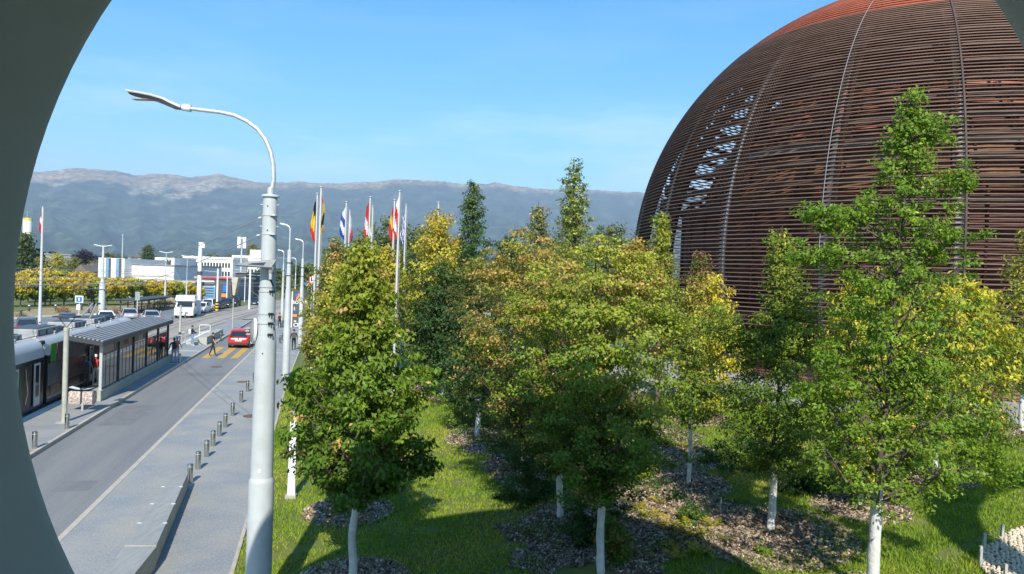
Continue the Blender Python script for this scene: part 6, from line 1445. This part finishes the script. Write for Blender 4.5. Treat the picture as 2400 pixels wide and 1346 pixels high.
for i, (x, yb, sc_) in enumerate(((48,722,1.0),(82,721,1.0),(150,719,1.05),(182,719,1.0),(214,718,1.0),(250,718,.95),(283,717,1.0),(315,716,1.05),(350,715,1.0),(382,715,.95),(412,714,.95),(440,713,.9),(465,713,.75),(20,722,1.0),
        (65,712,1.25),(100,710,1.3),(135,710,1.25),(172,709,1.2),(205,709,1.2),(240,708,1.0),(270,708,1.0),(300,707,1.0))):
    p = G(x, yb, 0); o = dup(kinds[i % 3], (p[0], p[1], .1), random.random()*6.28, YL[i], GY if yb > 712 else GY+', back row', sc_)
# background trees on the left
def ftree(label, crown, Yd, prof, pal, n=1600, leaf=(.7,.45), cl=1.6):
    xm = (crown[0]+crown[1])/2; p = AT(xm, 640, Yd); p[2] = 0
    return tree(label, p, crown, prof, pal, int(n*Q), leaf, None, 16, trunk_r=.25, clus=cl, wrap=False)
PD = P_((.03,.06,.02), (.05,.08,.025), (.08,.10,.03), None); PO = P_((.08,.10,.03), (.13,.14,.035), (.16,.15,.04), None)
ftree('tall dark conifer at the left rim below the water tower', (36,82,540,700), 170, 'pyramid', PD, 2600)
ftree('dark purple-leaved round tree far left of the white hall', (184,217,586,622), 260, 'round', P_((.02,.02,.02),(.03,.025,.03),(.035,.03,.035),None), 1200, cl=2)
ftree('poplar above the white hall', (337,358,574,618), 300, 'column', PD, 1100, cl=1.5); ftree('poplar left of the big lamp post', (581,604,571,620), 300, 'column', PO, 1200, cl=1.5)
for i, (a, c, yt, Yd, pal, lb) in enumerate(((82,110,600,230,PO,'olive tree behind the lone flagpole'),(118,150,592,255,P_((.2,.2,.03),(.3,.28,.05),(.3,.28,.05),None),'pale yellow tree in front of the grey hall'),(160,190,602,240,PO,'olive tree right of the grey hall'),(212,232,610,240,PO,'low tree touching the left edge of the white hall'),(298,330,601,310,PO,'tree mass above the low hall, left part'),
        (400,430,604,240,PO,'green tree right of the terraced block'),(430,466,602,300,PO,'light green trees behind the thick white post'),(473,520,592,330,PD,'dark tree group behind the office building'),(520,560,598,320,PO,'tree rising in front of the office building'),(574,606,640,175,PD,'dark tree right of the dark block'),(604,640,645,180,PO,'green tree behind the far tram masts'),
        (596,640,628,200,PD,'tree behind the flat lamp head'),(655,700,640,170,PO,'trees between the far lamp posts'),(640,662,630,210,PD,'dark tree just behind the big post'),(690,735,620,130,PD,'dark green tree above the fuel sign'),(240,300,690,135,PO,'low bush mass under the yellow trees'),(365,402,706,120,PD,'dark bush right of the bicycle shelter'),(60,105,620,200,PD,'dark green tree behind the far left yellow row'),(105,170,628,190,PO,'brown-green trees behind the yellow row'),(165,232,640,180,PO,'mixed trees left of the hall'),
        (20,60,640,170,PD,'dark tree behind the left rim'))):
    yb = yt+(45 if yt < 640 else 70) if i not in (15,16) else 728
    ftree(lb, (a,c,yt,yb), Yd, 'round', pal, 1300, (.6,.4) if Yd > 190 else (.45,.3), 1.5 if Yd > 190 else .9)
for (x, y, cr, lb) in ((150,733,(128,165,716,735),'reddish dry bush in the verge grass'),(250,733,(226,290,722,735),'dry brown brush at the foot of the nearest twin lamp'),(40,741,(30,70,735,745),'low dry brush at the left rim')):
    p = G(x, y, .1); tree(lb, p, cr, 'round', P_((.16,.10,.05),(.24,.16,.08),(.28,.2,.1),None), int(900*Q), (.16,.07), None, 12, cat='bush', name='bush', trunk_r=.04, clus=.4, wrap=False)
# wood edge far away and behind everything: one mass nobody could count
def farwood(nm, n_, a0, a1, r0, r1, hmin, hmax):
    V, Fc, Cc = [], [], []; rg = np.random.default_rng(5)
    a = rg.uniform(a0, a1, n_); r_ = rg.uniform(r0, r1, n_)**1.0; hh_ = rg.uniform(hmin, hmax, n_); ctr = np.stack([np.sin(a)*r_, np.cos(a)*r_, np.zeros(n_)], 1)
    m_ = 70; tot = n_*m_; ci = np.repeat(np.arange(n_), m_); dv = rg.normal(0,1,(tot,3)); dv /= np.linalg.norm(dv,axis=1)[:,None]
    rad = hh_*rg.uniform(.38,.6,n_); pos = ctr[ci]+dv*np.stack([rad[ci],rad[ci],hh_[ci]*.5],1)*rg.uniform(.75,1.05,(tot,1)); pos[:,2] += hh_[ci]*.5
    base = np.array([[.04,.065,.022],[.07,.09,.03],[.13,.12,.04],[.03,.05,.02]])[rg.integers(0,4,n_)][ci]*rg.uniform(.7,1.3,(tot,1))
    o = leafmesh(nm, pos, dv, 3.2*(r0/400)**.4, 2.4*(r0/400)**.4, base, None); stuff(o); return o
farwood('far_trees', 900, R(-50), R(40), 330, 1500, 5, 11)
farwood('far_trees', 320, R(-12), R(16), 110, 330, 4, 8)
